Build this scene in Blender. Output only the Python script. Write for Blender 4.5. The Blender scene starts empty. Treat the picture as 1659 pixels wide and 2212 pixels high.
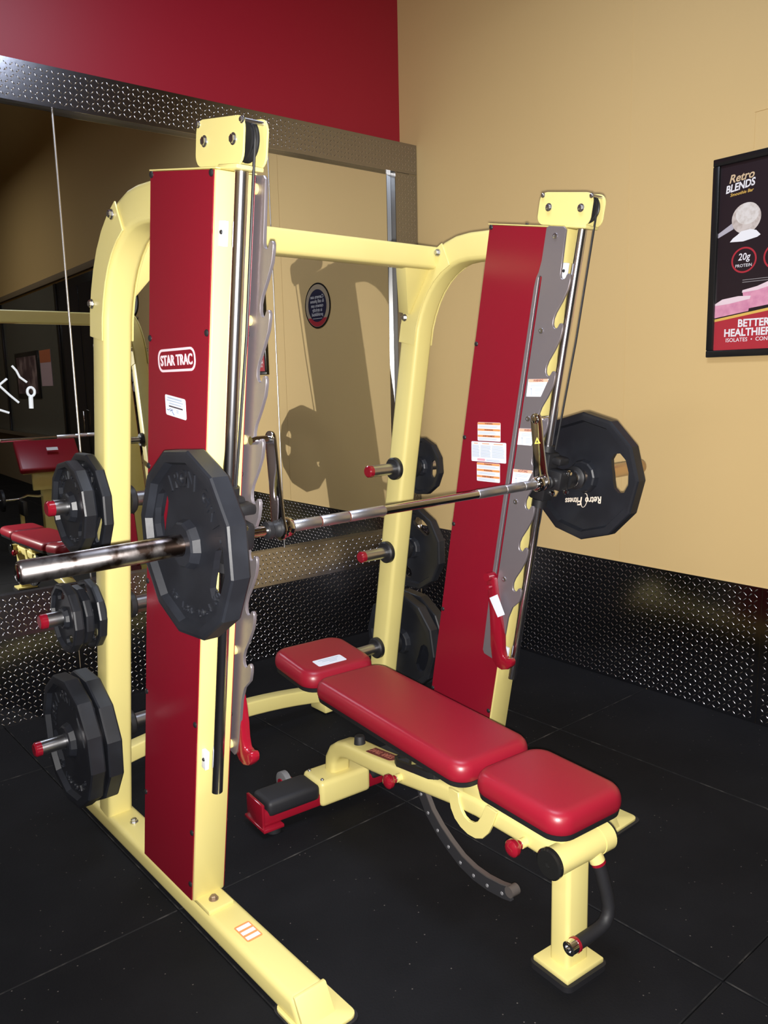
import bpy, bmesh, math, random
from mathutils import Vector, Matrix
from mathutils.geometry import delaunay_2d_cdt
random.seed(7)
S = bpy.context.scene
COL = S.collection
pi = math.pi
sin, cos, rad = math.sin, math.cos, math.radians
V = Vector

# ------------------------------------------------------------------ camera, world, lights, exposure
CAM = V((0.0, 0.0, 1.55))
yaw, pitch, roll = rad(40.35), rad(-9.27), rad(-1.29)
fwd = V((sin(yaw)*cos(pitch), cos(yaw)*cos(pitch), sin(pitch)))
rgt = V((cos(yaw), -sin(yaw), 0)); upv = rgt.cross(fwd)
r2 = cos(roll)*rgt + sin(roll)*upv; u2 = -sin(roll)*rgt + cos(roll)*upv
cam = bpy.data.cameras.new('camera'); camo = bpy.data.objects.new('camera', cam); COL.objects.link(camo)
camo.matrix_world = Matrix(((r2.x, u2.x, -fwd.x, CAM.x), (r2.y, u2.y, -fwd.y, CAM.y), (r2.z, u2.z, -fwd.z, CAM.z), (0, 0, 0, 1)))
cam.sensor_fit = 'HORIZONTAL'; cam.sensor_width = 36.0; cam.lens = 36.0*1740/1659
cam.clip_start = 0.05; cam.clip_end = 60
S.camera = camo

S.view_settings.view_transform = 'Standard'; S.view_settings.look = 'None'
S.view_settings.gamma = 1.0; S.view_settings.use_curve_mapping = False
S.view_settings.exposure = 0.0
S.cycles.use_denoising = True
S.cycles.max_bounces = 8; S.cycles.glossy_bounces = 6; S.cycles.diffuse_bounces = 4
S.cycles.sample_clamp_indirect = 6.0
S.cycles.caustics_reflective = True

w = bpy.data.worlds.new('world'); S.world = w; w.use_nodes = True
w.node_tree.nodes['Background'].inputs[0].default_value = (0.02, 0.022, 0.03, 1)
w.node_tree.nodes['Background'].inputs[1].default_value = 1.0

def light(name, kind, loc, energy, color=(1, 1, 1), aim=None, **kw):
    l = bpy.data.lights.new(name, kind); l.energy = energy; l.color = color
    for k, v in kw.items(): setattr(l, k, v)
    o = bpy.data.objects.new(name, l); COL.objects.link(o); o.location = loc
    if aim is not None:
        o.rotation_euler = (V(aim)-V(loc)).to_track_quat('-Z', 'Y').to_euler()
    return o
# the phone's own flash, a finger's width below its lens
light('flash', 'SPOT', CAM - 0.018*u2 + 0.002*r2, 540, (1.0, 0.97, 0.93), aim=CAM+fwd*4, shadow_soft_size=0.009, spot_size=rad(112), spot_blend=1.0)
# dim ceiling fixtures; the door-side one is added fill (panels built below)
ZL = 4.75
FIX = [(1.50, 1.6, 3.98, 0.6, 1.2, 48, (0.70, 0.80, 1.0)), (0.6, -5.0, ZL, 0.6, 1.2, 40, (1.0, 0.93, 0.84)), (-2.3, 0.6, ZL, 0.6, 1.2, 45, (0.9, 0.93, 1.0))]
for i, (x, y, z, sx, sy, e, c) in enumerate(FIX):
    light('ceiling_light_lamp', 'AREA', (x, y, z-0.035), e, c, aim=(x, y, 0), shape='RECTANGLE', size=sx, size_y=sy)

# ------------------------------------------------------------------ materials
MATS = {}
def mat(name, color, rough=0.5, metal=0.0, spec=0.5, coat=0.0, noise=None, bump=None, emit=None, coat_rough=0.1):
    if name in MATS: return MATS[name]
    m = bpy.data.materials.new(name); m.use_nodes = True; nt = m.node_tree; b = nt.nodes['Principled BSDF']
    b.inputs['Base Color'].default_value = (*color, 1); b.inputs['Roughness'].default_value = rough
    b.inputs['Metallic'].default_value = metal; b.inputs['Specular IOR Level'].default_value = spec
    if coat: b.inputs['Coat Weight'].default_value = coat; b.inputs['Coat Roughness'].default_value = coat_rough
    tc = nt.nodes.new('ShaderNodeTexCoord')
    if noise:   # (scale, second colour, low, high)
        sc, c2, lo, hi = noise
        n = nt.nodes.new('ShaderNodeTexNoise'); n.inputs['Scale'].default_value = sc; n.inputs['Detail'].default_value = 6
        r = nt.nodes.new('ShaderNodeValToRGB'); r.color_ramp.elements[0].position = lo; r.color_ramp.elements[1].position = hi
        r.color_ramp.elements[0].color = (*color, 1); r.color_ramp.elements[1].color = (*c2, 1)
        nt.links.new(tc.outputs['Object'], n.inputs['Vector']); nt.links.new(n.outputs['Fac'], r.inputs['Fac']); nt.links.new(r.outputs['Color'], b.inputs['Base Color'])
    if bump:    # (scale, strength, distance)
        n2 = nt.nodes.new('ShaderNodeTexNoise'); n2.inputs['Scale'].default_value = bump[0]; n2.inputs['Detail'].default_value = 3
        bp = nt.nodes.new('ShaderNodeBump'); bp.inputs['Strength'].default_value = bump[1]; bp.inputs['Distance'].default_value = bump[2]
        nt.links.new(tc.outputs['Object'], n2.inputs['Vector']); nt.links.new(n2.outputs['Fac'], bp.inputs['Height']); nt.links.new(bp.outputs['Normal'], b.inputs['Normal'])
    if emit: b.inputs['Emission Color'].default_value = (*emit[0], 1); b.inputs['Emission Strength'].default_value = emit[1]
    MATS[name] = m; return m

YEL = mat('yellow_powder_coat', (0.70, 0.61, 0.235), 0.38, 0, 0.5, noise=(3.0, (0.68, 0.585, 0.215), 0.45, 0.75), bump=(180, 0.05, 0.001))
REDP = mat('crimson_enamel_panel', (0.21, 0.006, 0.018), 0.22, 0, 0.5, bump=(400, 0.04, 0.0005))
REDG = mat('red_gloss_paint', (0.24, 0.006, 0.018), 0.18, 0, 0.5, coat=0.4)
VINYL = mat('red_vinyl', (0.24, 0.007, 0.020), 0.36, 0, 0.5, bump=(260, 0.12, 0.0006))
BLK = mat('black_plastic', (0.012, 0.012, 0.014), 0.45)
RUB = mat('black_rubber', (0.010, 0.010, 0.013), 0.6)
PLATE = mat('black_urethane_plate', (0.010, 0.011, 0.015), 0.42, 0, 0.45, noise=(9, (0.016, 0.018, 0.024), 0.45, 0.7), bump=(90, 0.10, 0.001))
CHR = mat('chrome', (0.78, 0.78, 0.80), 0.10, 1.0)
ROD = mat('hard_chrome_rod', (0.80, 0.79, 0.84), 0.20, 1.0)
CHRK = mat('knurled_chrome', (0.62, 0.62, 0.66), 0.38, 1.0, bump=(900, 0.4, 0.0006))
WORN = mat('worn_steel_sleeve', (0.50, 0.46, 0.46), 0.30, 1.0, noise=(22, (0.075, 0.05, 0.04), 0.42, 0.60))
STEEL = mat('brushed_steel', (0.50, 0.50, 0.52), 0.32, 1.0)
JAMB = mat('dark_steel_channel', (0.12, 0.12, 0.14), 0.32, 1.0)
SEAM = mat('seam_glint_metal', (0.80, 0.82, 0.88), 0.30, 1.0)
ZINC = mat('zinc_bolt', (0.55, 0.55, 0.58), 0.3, 1.0)
RACK = mat('grey_hammered_paint', (0.31, 0.28, 0.31), 0.38, 0.7, bump=(300, 0.08, 0.0006))
RACKE = mat('grey_cut_edge', (0.48, 0.48, 0.54), 0.35, 0.8)
DIA = mat('diamond_plate_aluminium', (0.34, 0.34, 0.37), 0.16, 1.0, bump=(60, 0.03, 0.002))
DIAT = mat('glint_tread_aluminium', (0.58, 0.58, 0.64), 0.15, 1.0)  # paler than the sheet aluminium, so the glints are partly in the colour
TAN = mat('tan_wall_paint', (0.66, 0.47, 0.215), 0.7, 0, 0.25, noise=(0.8, (0.64, 0.455, 0.205), 0.3, 0.7), bump=(220, 0.06, 0.001))
REDW = mat('red_wall_paint', (0.32, 0.007, 0.024), 0.42, 0, 0.5, bump=(220, 0.05, 0.001))
CEIL = mat('ceiling_paint', (0.10, 0.09, 0.085), 0.8)
DARKW = mat('dark_wall_paint', (0.20, 0.15, 0.09), 0.8)
WHITE = mat('white_sticker', (0.72, 0.76, 0.85), 0.4)
PAPER = mat('white_print', (0.80, 0.78, 0.82), 0.5)
PINKW = mat('logo_white_print', (0.75, 0.62, 0.68), 0.4)
ORG = mat('orange_warning_print', (0.80, 0.30, 0.10), 0.5)
INK = mat('dark_ink', (0.05, 0.03, 0.04), 0.5)
BLUEINK = mat('pale_blue_ink', (0.42, 0.50, 0.62), 0.5)
SILV = mat('silver_print', (0.60, 0.60, 0.62), 0.45)
WARNY = mat('warning_yellow', (0.80, 0.72, 0.12), 0.5)
MARK = mat('white_marker_ink', (0.80, 0.85, 0.90), 0.5)
GREYR = mat('grey_rubber_wheel', (0.16, 0.16, 0.17), 0.6)
PBLK = mat('poster_black', (0.018, 0.010, 0.014), 0.35)
PRED = mat('poster_red', (0.42, 0.025, 0.04), 0.4)
PYEL = mat('poster_gold', (0.72, 0.45, 0.10), 0.4)
PPNK = mat('poster_pink', (0.72, 0.32, 0.45), 0.4, noise=(30, (0.60, 0.22, 0.36), 0.4, 0.7))
PPOW = mat('poster_powder', (0.62, 0.55, 0.52), 0.5, noise=(45, (0.42, 0.34, 0.30), 0.45, 0.75))
FRAME = mat('black_picture_frame', (0.012, 0.012, 0.013), 0.25)
NAVY = mat('navy_sign_print', (0.012, 0.012, 0.045), 0.4)
GOLD = mat('retro_gold_print', (0.65, 0.48, 0.30), 0.4)
GLASSD = mat('dark_door_glass', (0.010, 0.012, 0.02), 0.08)
GLASSG = mat('hazy_window_glass', (0.10, 0.10, 0.085), 0.25)
MIR = mat('mirror_glass', (0.86, 0.87, 0.84), 0.0, 1.0)
LAMPM = mat('lamp_diffuser', (0.9, 0.9, 0.9), 0.5, emit=((1.0, 0.96, 0.92), 3.0))

def floor_mat():
    m = bpy.data.materials.new('speckled_rubber_tile'); m.use_nodes = True; nt = m.node_tree; b = nt.nodes['Principled BSDF']
    tc = nt.nodes.new('ShaderNodeTexCoord'); ge = nt.nodes.new('ShaderNodeNewGeometry')
    vo = nt.nodes.new('ShaderNodeTexVoronoi'); vo.inputs['Scale'].default_value = 55; vo.inputs['Randomness'].default_value = 1.0
    lt = nt.nodes.new('ShaderNodeMath'); lt.operation = 'LESS_THAN'; lt.inputs[1].default_value = 0.11
    sep = nt.nodes.new('ShaderNodeSeparateColor')
    gt = nt.nodes.new('ShaderNodeMath'); gt.operation = 'GREATER_THAN'; gt.inputs[1].default_value = 0.86
    mu = nt.nodes.new('ShaderNodeMath'); mu.operation = 'MULTIPLY'
    n = nt.nodes.new('ShaderNodeTexNoise'); n.inputs['Scale'].default_value = 3; n.inputs['Detail'].default_value = 8
    r = nt.nodes.new('ShaderNodeValToRGB'); r.color_ramp.elements[0].color = (0.0030, 0.0032, 0.0045, 1); r.color_ramp.elements[1].color = (0.006, 0.0062, 0.008, 1)
    r.color_ramp.elements[0].position = 0.35; r.color_ramp.elements[1].position = 0.7
    mx = nt.nodes.new('ShaderNodeMix'); mx.data_type = 'RGBA'; mx.inputs['B'].default_value = (0.09, 0.08, 0.075, 1)
    L = nt.links.new
    L(ge.outputs['Position'], vo.inputs['Vector']); L(vo.outputs['Distance'], lt.inputs[0]); L(vo.outputs['Color'], sep.inputs[0]); L(sep.outputs[0], gt.inputs[0])
    L(lt.outputs[0], mu.inputs[0]); L(gt.outputs[0], mu.inputs[1]); L(ge.outputs['Position'], n.inputs['Vector']); L(n.outputs['Fac'], r.inputs['Fac'])
    L(r.outputs['Color'], mx.inputs['A']); L(mu.outputs[0], mx.inputs['Factor']); L(mx.outputs['Result'], b.inputs['Base Color'])
    n2 = nt.nodes.new('ShaderNodeTexNoise'); n2.inputs['Scale'].default_value = 160; n2.inputs['Detail'].default_value = 4
    bp = nt.nodes.new('ShaderNodeBump'); bp.inputs['Strength'].default_value = 0.5; bp.inputs['Distance'].default_value = 0.002
    L(ge.outputs['Position'], n2.inputs['Vector']); L(n2.outputs['Fac'], bp.inputs['Height']); L(bp.outputs['Normal'], b.inputs['Normal'])
    b.inputs['Roughness'].default_value = 0.8; b.inputs['Specular IOR Level'].default_value = 0.18
    return m
FLOORM = floor_mat()
DUST = mat('dusty_tile_edge', (0.010, 0.010, 0.011), 0.9, 0, 0.2, noise=(14, (0.07, 0.065, 0.06), 0.50, 0.80))

def inside(p, poly):
    c = False; n = len(poly)
    for i in range(n):
        a, b = poly[i], poly[i-1]
        if (a.y > p.y) != (b.y > p.y) and p.x < (b.x-a.x)*(p.y-a.y)/(b.y-a.y)+a.x: c = not c
    return c
# ------------------------------------------------------------------ mesh helpers (world coordinates in, one mesh object out)
class MB:
    def __init__(s): s.v = []; s.f = []
    def add(s, vs, fs):
        o = len(s.v); s.v += [tuple(p) for p in vs]; s.f += [tuple(i+o for i in f) for f in fs]; return s
    def box(s, x0, x1, y0, y1, z0, z1):
        return s.add([(x0,y0,z0),(x1,y0,z0),(x1,y1,z0),(x0,y1,z0),(x0,y0,z1),(x1,y0,z1),(x1,y1,z1),(x0,y1,z1)],
                     [(0,3,2,1),(4,5,6,7),(0,1,5,4),(1,2,6,5),(2,3,7,6),(3,0,4,7)])
    def fbox(s, F, a0, a1, b0, b1, c0, c1):     # a box in a frame F(a, b, c) -> point
        P = [F(a0,b0,c0),F(a1,b0,c0),F(a1,b1,c0),F(a0,b1,c0),F(a0,b0,c1),F(a1,b0,c1),F(a1,b1,c1),F(a0,b1,c1)]
        return s.add(P, [(0,3,2,1),(4,5,6,7),(0,1,5,4),(1,2,6,5),(2,3,7,6),(3,0,4,7)])
    def prism(s, loop, ext, holes=()):          # planar loop of points, extruded by ext, with holes
        ext = V(ext); loops = [[V(p) for p in loop]] + [[V(p) for p in h] for h in holes]
        flat = [p for l in loops for p in l]; n = len(flat)
        nrm = V((0,0,0)); l0 = loops[0]
        for i in range(len(l0)): nrm += l0[i].cross(l0[(i+1) % len(l0)])
        flip = nrm.dot(ext) > 0
        if len(loops) == 1: tris = [tuple(range(len(l0)))]
        else:
            ax = max(range(3), key=lambda k: abs(nrm[k])); p2 = [V([p[k] for k in range(3) if k != ax]) for p in flat]
            eds = []; o = 0
            for l in loops:
                eds += [(o+q, o+(q+1) % len(l)) for q in range(len(l))]; o += len(l)
            vo, _e, fo, ov, _oe, _of = delaunay_2d_cdt(p2, eds, [], 1, 1e-7)
            hl2 = []; o = len(loops[0])
            for l in loops[1:]: hl2.append(p2[o:o+len(l)]); o += len(l)
            fo = [t for t in fo if not any(inside(sum((vo[q] for q in t), V((0, 0)))/len(t), h) for h in hl2)]
            idx = [w[0] for w in ov]; tris = []
            for t in fo:
                t = [idx[q] for q in t]; q = (flat[t[1]]-flat[t[0]]).cross(flat[t[2]]-flat[t[0]])
                tris.append(tuple(t) if q.dot(nrm) > 0 else tuple(reversed(t)))
        fs = []
        for t in tris:
            fs.append(tuple(reversed(t)) if flip else t); fs.append(tuple(i+n for i in (t if flip else reversed(t))))
        o = 0
        for k, l in enumerate(loops):
            m = len(l); a = V((0,0,0))
            for i in range(m): a += l[i].cross(l[(i+1) % m])
            same = (a.dot(nrm) > 0); fw = (same == flip) if k == 0 else (same != flip)
            for i in range(m):
                i0, i1 = o+i, o+(i+1) % m
                fs.append((i0, i1, i1+n, i0+n) if fw else (i1, i0, i0+n, i1+n))
            o += m
        return s.add(flat + [p+ext for p in flat], fs)
    def cyl(s, p0, p1, r0, r1=None, n=20, cap=True):
        return s.lathe(p0, V(p1)-V(p0), [(0, r0), ((V(p1)-V(p0)).length, r0 if r1 is None else r1)], n, cap)
    def lathe(s, o, d, prof, n=24, cap=True, phase=0.0, ref=None):
        o = V(o); d = V(d).normalized(); a = V(ref) if ref else (V((0,0,1)) if abs(d.z) < 0.9 else V((0,1,0)))
        e1 = (a - d*a.dot(d)).normalized(); e2 = d.cross(e1); vs = []; fs = []
        for (t, r) in prof:
            for i in range(n):
                g = phase + 2*pi*i/n; vs.append(o + d*t + e1*(r*cos(g)) + e2*(r*sin(g)))
        for k in range(len(prof)-1):
            for i in range(n):
                j = (i+1) % n; fs.append((k*n+i, k*n+j, (k+1)*n+j, (k+1)*n+i))
        if cap: fs.append(tuple(reversed(range(n)))); fs.append(tuple((len(prof)-1)*n+i for i in range(n)))
        return s.add(vs, fs)
    def sweep(s, path, side, w, h, rc=0.0, cap=True, round_n=0):   # rectangular (or round) section along a planar path
        path = [V(p) for p in path]; side = V(side).normalized(); sec = []
        if round_n: sec = [(w*cos(2*pi*i/round_n), w*sin(2*pi*i/round_n)) for i in range(round_n)]
        else:
            a, b = w/2, h/2; k = 4 if rc else 1
            for (cx, cy, g0) in ((a-rc, b-rc, 0), (-a+rc, b-rc, 90), (-a+rc, -b+rc, 180), (a-rc, -b+rc, 270)):
                for i in range(k):
                    g = rad(g0 + 90*i/max(k-1, 1)); sec.append((cx+rc*cos(g), cy+rc*sin(g)))
        n = len(sec); vs = []; fs = []
        for i, p in enumerate(path):
            t0 = (path[i]-path[i-1]).normalized() if i else (path[1]-path[0]).normalized()
            t1 = (path[i+1]-path[i]).normalized() if i < len(path)-1 else t0
            t = (t0+t1).normalized(); nn = t.cross(side).normalized(); k = 1/max(0.3, t.dot(t1))
            for (x, y) in sec: vs.append(p + side*x + nn*(y*k))
        for i in range(len(path)-1):
            for j in range(n):
                q = (j+1) % n; fs.append((i*n+j, (i+1)*n+j, (i+1)*n+q, i*n+q))
        if cap: fs.append(tuple(range(n))); fs.append(tuple(reversed([(len(path)-1)*n+j for j in range(n)])))
        return s.add(vs, fs)
    def pipe(s, path, r, n=12, cap=True):       # round tube along any path
        path = [V(p) for p in path]; vs = []; fs = []; ref = None
        for i, p in enumerate(path):
            t = (path[min(i+1, len(path)-1)] - path[max(i-1, 0)]).normalized()
            if ref is None: ref = V((0,0,1)) if abs(t.z) < 0.9 else V((1,0,0))
            e1 = (ref - t*ref.dot(t)).normalized(); e2 = t.cross(e1); ref = e1
            for k in range(n):
                g = 2*pi*k/n; vs.append(p + e1*(r*cos(g)) + e2*(r*sin(g)))
        for i in range(len(path)-1):
            for j in range(n):
                q = (j+1) % n; fs.append((i*n+j, i*n+q, (i+1)*n+q, (i+1)*n+j))
        if cap: fs.append(tuple(reversed(range(n)))); fs.append(tuple((len(path)-1)*n+j for j in range(n)))
        return s.add(vs, fs)

ORGN = {}
def link(name, me, parent=None):
    o = bpy.data.objects.new(name, me); COL.objects.link(o)
    if parent is not None: o.parent = parent; ORGN[o.name] = ORGN.get(parent.name, V((0,0,0)))
    return o
def build(name, mb, material, parent=None, bevel=0.0, seg=2, ang=35, kind=None, label=None, smooth=True, sharp=38):
    org = ORGN.get(parent.name, V((0,0,0))) if parent is not None else V((0,0,0))
    me = bpy.data.meshes.new(name); me.from_pydata([tuple(V(p)-org) for p in mb.v], [], mb.f); me.validate()
    bm = bmesh.new(); bm.from_mesh(me); bmesh.ops.recalc_face_normals(bm, faces=bm.faces)
    if bevel:
        es = [e for e in bm.edges if len(e.link_faces) == 2 and e.calc_face_angle(0) > rad(ang)]
        bmesh.ops.bevel(bm, geom=es, offset=bevel, segments=seg, profile=0.5, affect='EDGES', clamp_overlap=True)
    bm.to_mesh(me); bm.free()
    if smooth:
        for p in me.polygons: p.use_smooth = True
        me.set_sharp_from_angle(angle=rad(sharp))
    me.materials.append(material)
    o = link(name, me, parent)
    if kind: o['kind'] = kind
    if label: o['label'] = label
    return o
def thing(name, label, cat, loc, group=None):
    o = bpy.data.objects.new(name, None); COL.objects.link(o); o.location = loc; o.empty_display_size = 0.1
    o['label'] = label; o['category'] = cat
    if group: o['group'] = group
    ORGN[o.name] = V(loc); return o
def struct(o): o['kind'] = 'structure'; return o

def text_mb(mb, txt, size, origin, right, up, thick=0.0008, bold=0.0, align='CENTER', shear=0.0, spacing=1.0, squash=1.0):
    cu = bpy.data.curves.new('txt', 'FONT'); cu.body = txt; cu.size = size; cu.align_x = align; cu.align_y = 'CENTER'
    cu.extrude = thick/2; cu.offset = bold*size; cu.resolution_u = 3; cu.shear = shear; cu.space_character = spacing
    ob = bpy.data.objects.new('txt', cu); me = ob.to_mesh()
    right = V(right).normalized(); up = V(up).normalized(); nn = right.cross(up)
    vs = [V(origin) + right*(v.co.x*squash) + up*v.co.y + nn*(v.co.z + thick/2) for v in me.vertices]
    mb.add(vs, [tuple(p.vertices) for p in me.polygons]); ob.to_mesh_clear()
    bpy.data.objects.remove(ob); bpy.data.curves.remove(cu); return mb
def rrect(F, a0, a1, b0, b1, r, k=4):           # rounded rectangle loop through F(a, b)
    out = []
    for (cx, cy, g0) in ((a1-r, b1-r, 0), (a0+r, b1-r, 90), (a0+r, b0+r, 180), (a1-r, b0+r, 270)):
        for i in range(k+1):
            g = rad(g0+90*i/k); out.append(F(cx+r*cos(g), cy+r*sin(g)))
    return out
def bolt(name, p, d, r, h, material, parent, n=6, dome=False):
    m = MB(); d = V(d).normalized()
    if dome: m.lathe(p, d, [(0, r), (h*0.4, r), (h*0.8, r*0.75), (h, r*0.35)], 14)
    else: m.lathe(V(p), d, [(0, r*1.35), (h*0.25, r*1.35)], 16); m.lathe(V(p)+d*h*0.25, d, [(0, r), (h*0.6, r), (h*0.75, r*0.8)], n)
    return build(name, m, material, parent)

# ------------------------------------------------------------------ the room
XW, YW, XL, YB, ZC = 3.4735, 3.915, -4.0, -9.5, 6.2
flo = struct(build('floor', MB().box(XL-.3, XW+.3, YB-.2, YW+.3, -0.06, -0.012), RUB))
tile = None; tx, ty, gap = 0.92, 1.22, 0.0035
for i in range(-6, 5):
    for j in range(-10, 4):
        x0 = 0.93 + (i-1)*tx; y0 = 2.085 + (j-1)*ty
        x1, y1 = x0+tx, y0+ty
        cx0, cx1, cy0, cy1 = max(x0, XL-.2), min(x1, XW+.08), max(y0, YB-.1), min(y1, YW+.05)
        if cx1-cx0 < 0.05 or cy1-cy0 < 0.05: continue
        dz = random.uniform(-0.0012, 0.0)
        tl = build('tile', MB().box(cx0+gap/2, cx1-gap/2, cy0+gap/2, cy1-gap/2, -0.011+dz, dz), FLOORM, flo, bevel=0.0026, seg=1, smooth=False)
        tl.data.materials.append(DUST)
        for p in tl.data.polygons:
            if 0.2 < p.normal.z < 0.95: p.material_index = 1
wr = struct(build('wall_right', MB().box(XW, XW+0.1, YB, YW+0.1, -0.06, ZC), TAN))
wb = struct(build('wall_back', MB().box(XL, XW, YW, YW+0.1, -0.06, ZC), REDW))
struct(build('wall_left', MB().box(XL-0.1, XL, YB, YW+0.1, -0.06, ZC), TAN))
struct(build('wall_front', MB().box(XL, XW, YB-0.1, YB, -0.06, ZC), DARKW))
struct(build('ceiling', MB().box(XL-0.6, XW+0.6, YB-0.6, YW+0.6, ZC, ZC+0.1), CEIL))
# drywall seam ridge and an old patch outline on the tan wall
struct(build('trim_5', MB().box(XW-0.0012, XW, 2.262, 2.270, 0.63, ZC), TAN, bevel=0.0005, seg=1))
struct(build('trim_6', MB().box(XW-0.0025, XW, 1.36, 1.672, 2.600, 2.606).box(XW-0.0012, XW, 1.667, 1.672, 2.46, 2.604), TAN))
for i, (x, y, z, sx, sy, e, c) in enumerate(FIX):
    f = thing('pendant_light', ['suspended light panel above the smith machine side', 'added fill light panel, unseen, towards the dark door', 'suspended light panel over the open floor'][i], 'light', (x, y, z), 'suspended light panels')
    for (a0, a1, b0, b1) in ((x-sx/2-.03, x+sx/2+.03, y-sy/2-.03, y-sy/2), (x-sx/2-.03, x+sx/2+.03, y+sy/2, y+sy/2+.03), (x-sx/2-.03, x-sx/2, y-sy/2, y+sy/2), (x+sx/2, x+sx/2+.03, y-sy/2, y+sy/2)):
        build('frame_bar', MB().box(a0, a1, b0, b1, z-.03, z+.05), WHITE, f)
    build('diffuser', MB().box(x-sx/2, x+sx/2, y-sy/2, y+sy/2, z-.02, z+.04), LAMPM, f)
    for q in (-1, 1): build('suspension_rod', MB().cyl((x, y+q*sy*.4, z+.04), (x, y+q*sy*.4, ZC), .006, n=8), ZINC, f)

# diamond tread: many small raised lozenges, joined per sheet
def lozenges(mb, F, a0, a1, b0, b1, p=0.0245, ln=0.0225, wd=0.0050, ht=0.0022):
    na, nb = int((a1-a0)/p), int((b1-b0)/p); oa = (a1-a0-(na-1)*p)/2; ob = (b1-b0-(nb-1)*p)/2
    for i in range(na):
        for j in range(nb):
            ca, cb = a0+oa+i*p, b0+ob+j*p; g = rad(45 if (i+j) % 2 else -45); c, s_ = cos(g), sin(g); vs = []
            for (l, q, h) in ((-.5,0,0),(-.25,.5,0),(.25,.5,0),(.5,0,0),(.25,-.5,0),(-.25,-.5,0),(-.30,0,.9),(0,0,1),(.30,0,.9)):
                x, y = l*ln, q*wd; vs.append(F(ca+x*c-y*s_, cb+x*s_+y*c, h*ht))
            mb.add(vs, [(0,1,6),(1,2,8,7,6),(2,3,8),(3,4,8),(4,5,6,7,8),(5,0,6)])
    return mb
def sheet(name, parent, F, a0, a1, b0, b1, t=0.004):
    P = MB().fbox(lambda a, b, c: F(a, b, c-t), a0, a1, b0, b1, 0, t)
    o = build(name, P, DIA, parent)
    tr = build('tread', lozenges(MB(), F, a0+0.004, a1-0.004, b0+0.004, b1-0.004), DIAT, o, kind='stuff', sharp=180)
    return o
FR = lambda a, b, c: V((XW-0.006-c, a, b))       # on the tan wall: a = Y, b = Z
# wainscot sheets of the tan wall (joint at Y ~1.52)
w1 = struct(sheet('trim_1', None, FR, 1.5295, 3.765, 0.0, 0.622))
w2 = struct(sheet('trim_2', None, FR, -0.9, 1.528, 0.0, 0.622))
YK = 3.768
FBK = lambda a, b, c: V((a, YK-c, b))
w3 = struct(sheet('trim_3', None, FBK, 1.25, XW-0.012, 0.0, 0.45))
w4 = struct(sheet('trim_4', None, FBK, -1.2, 1.246, 0.0, 0.45))
struct(build('trim_7', MB().box(-1.2, XW, YK+0.004, YW, 0, 0.45).box(-1.2, XW, 3.832, YW, 0.45, 2.91), DARKW))

# wall mirror with diamond-plate frame
YM, YF = 3.800, 3.757
mir = thing('wall_mirror', 'wall-wide mirror in a diamond-plate frame behind the smith machine', 'mirror', (1.2, YM, 0.45))
seams = [-1.0, 0.25, 1.341, 2.447, 3.30]; turn = [0.0, rad(1.0), rad(1.1), 0.0]
for i in range(4):
    # the panes were hung slightly out of line with one another
    xa_, xb_ = seams[i]+0.0015, seams[i+1]-0.0015; xc_ = (xa_+xb_)/2; k_ = math.tan(turn[i])
    Pn = lambda a, b, c: V((a, YM + c - k_*(a-xc_), b))
    build('pane', MB().fbox(Pn, xa_, xb_, .615, 2.775, 0, .006), MIR, mir, smooth=False)
for x in seams[1:4]:
    build('seam_glint_strip', MB().lathe((x, YM-0.0085, 0.62), (0,0,1), [(0, 0.0050), (2.15, 0.0050)], 12), SEAM, mir)  # strips added along the pane joints to catch the flash glint
FF = lambda a, b, c: V((a, YF-c, b))
for nm, a0, a1, b0, b1 in (('frame_top', -1.0, XW-0.004, 2.770, 2.940), ('frame_bottom', -1.0, XW-0.012, 0.430, 0.622), ('frame_side', 3.300, XW-0.004, 0.626, 2.766)):
    sheet('frame_sheet', mir, FF if nm != 'frame_bottom' else (lambda a, b, c: V((a, YF-.022+(b-.430)*.20-c, b+.2*c))), a0, a1, b0, b1)
build('frame_jamb', MB().box(-1.0, 3.300, YF+0.004, YM+.03, 2.770, 2.786), JAMB, mir)
build('frame_jamb', MB().box(3.300, 3.312, YF+0.004, YM+.03, 0.61, 2.786), STEEL, mir)  # lighter steel than the other jambs stands for the flash it reflects
build('frame_jamb', MB().box(-1.0, 3.300, YF+0.02, YM+.03, 0.606, 0.622), JAMB, mir)
build('frame_return', MB().box(-1.0, XW-0.006, YF+0.004, YK, 0.432, 0.455), STEEL, mir)
build('frame_return', MB().box(-1.0, XW-0.006, YF+0.004, YW, 2.918, 2.938), STEEL, mir)
# strokes of white marker on the glass
wrt = thing('marker_writing', 'strokes of white marker writing on the mirror glass', 'writing', (1.08, YM-.02, 1.5))
def mz(x, z): return (x, YM - math.tan(turn[1])*(x-0.7955) - .0006, z)
def stroke(pts, wd=0.0075): return MB().pipe([mz(x, z) for x, z in pts], wd, 8)
for pts in ([(1.072,1.652),(1.089,1.63),(1.100,1.602),(1.129,1.578)], [(0.99,1.545),(1.017,1.572),(1.046,1.595)], [(1.0,1.575),(1.016,1.561),(1.052,1.522),(1.087,1.488)], [(0.97,1.460),(1.006,1.458),(1.042,1.444)]):
    build('stroke', stroke(pts, 0.005), MARK, wrt)
build('stroke', MB().pipe([mz(1.143+0.016*cos(g), 1.535+0.02*sin(g)) for g in [2*pi*i/14 for i in range(15)]], 0.006, 8), MARK, wrt)
build('stroke', stroke([(1.140,1.512),(1.138,1.46)], 0.010), MARK, wrt)

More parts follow.
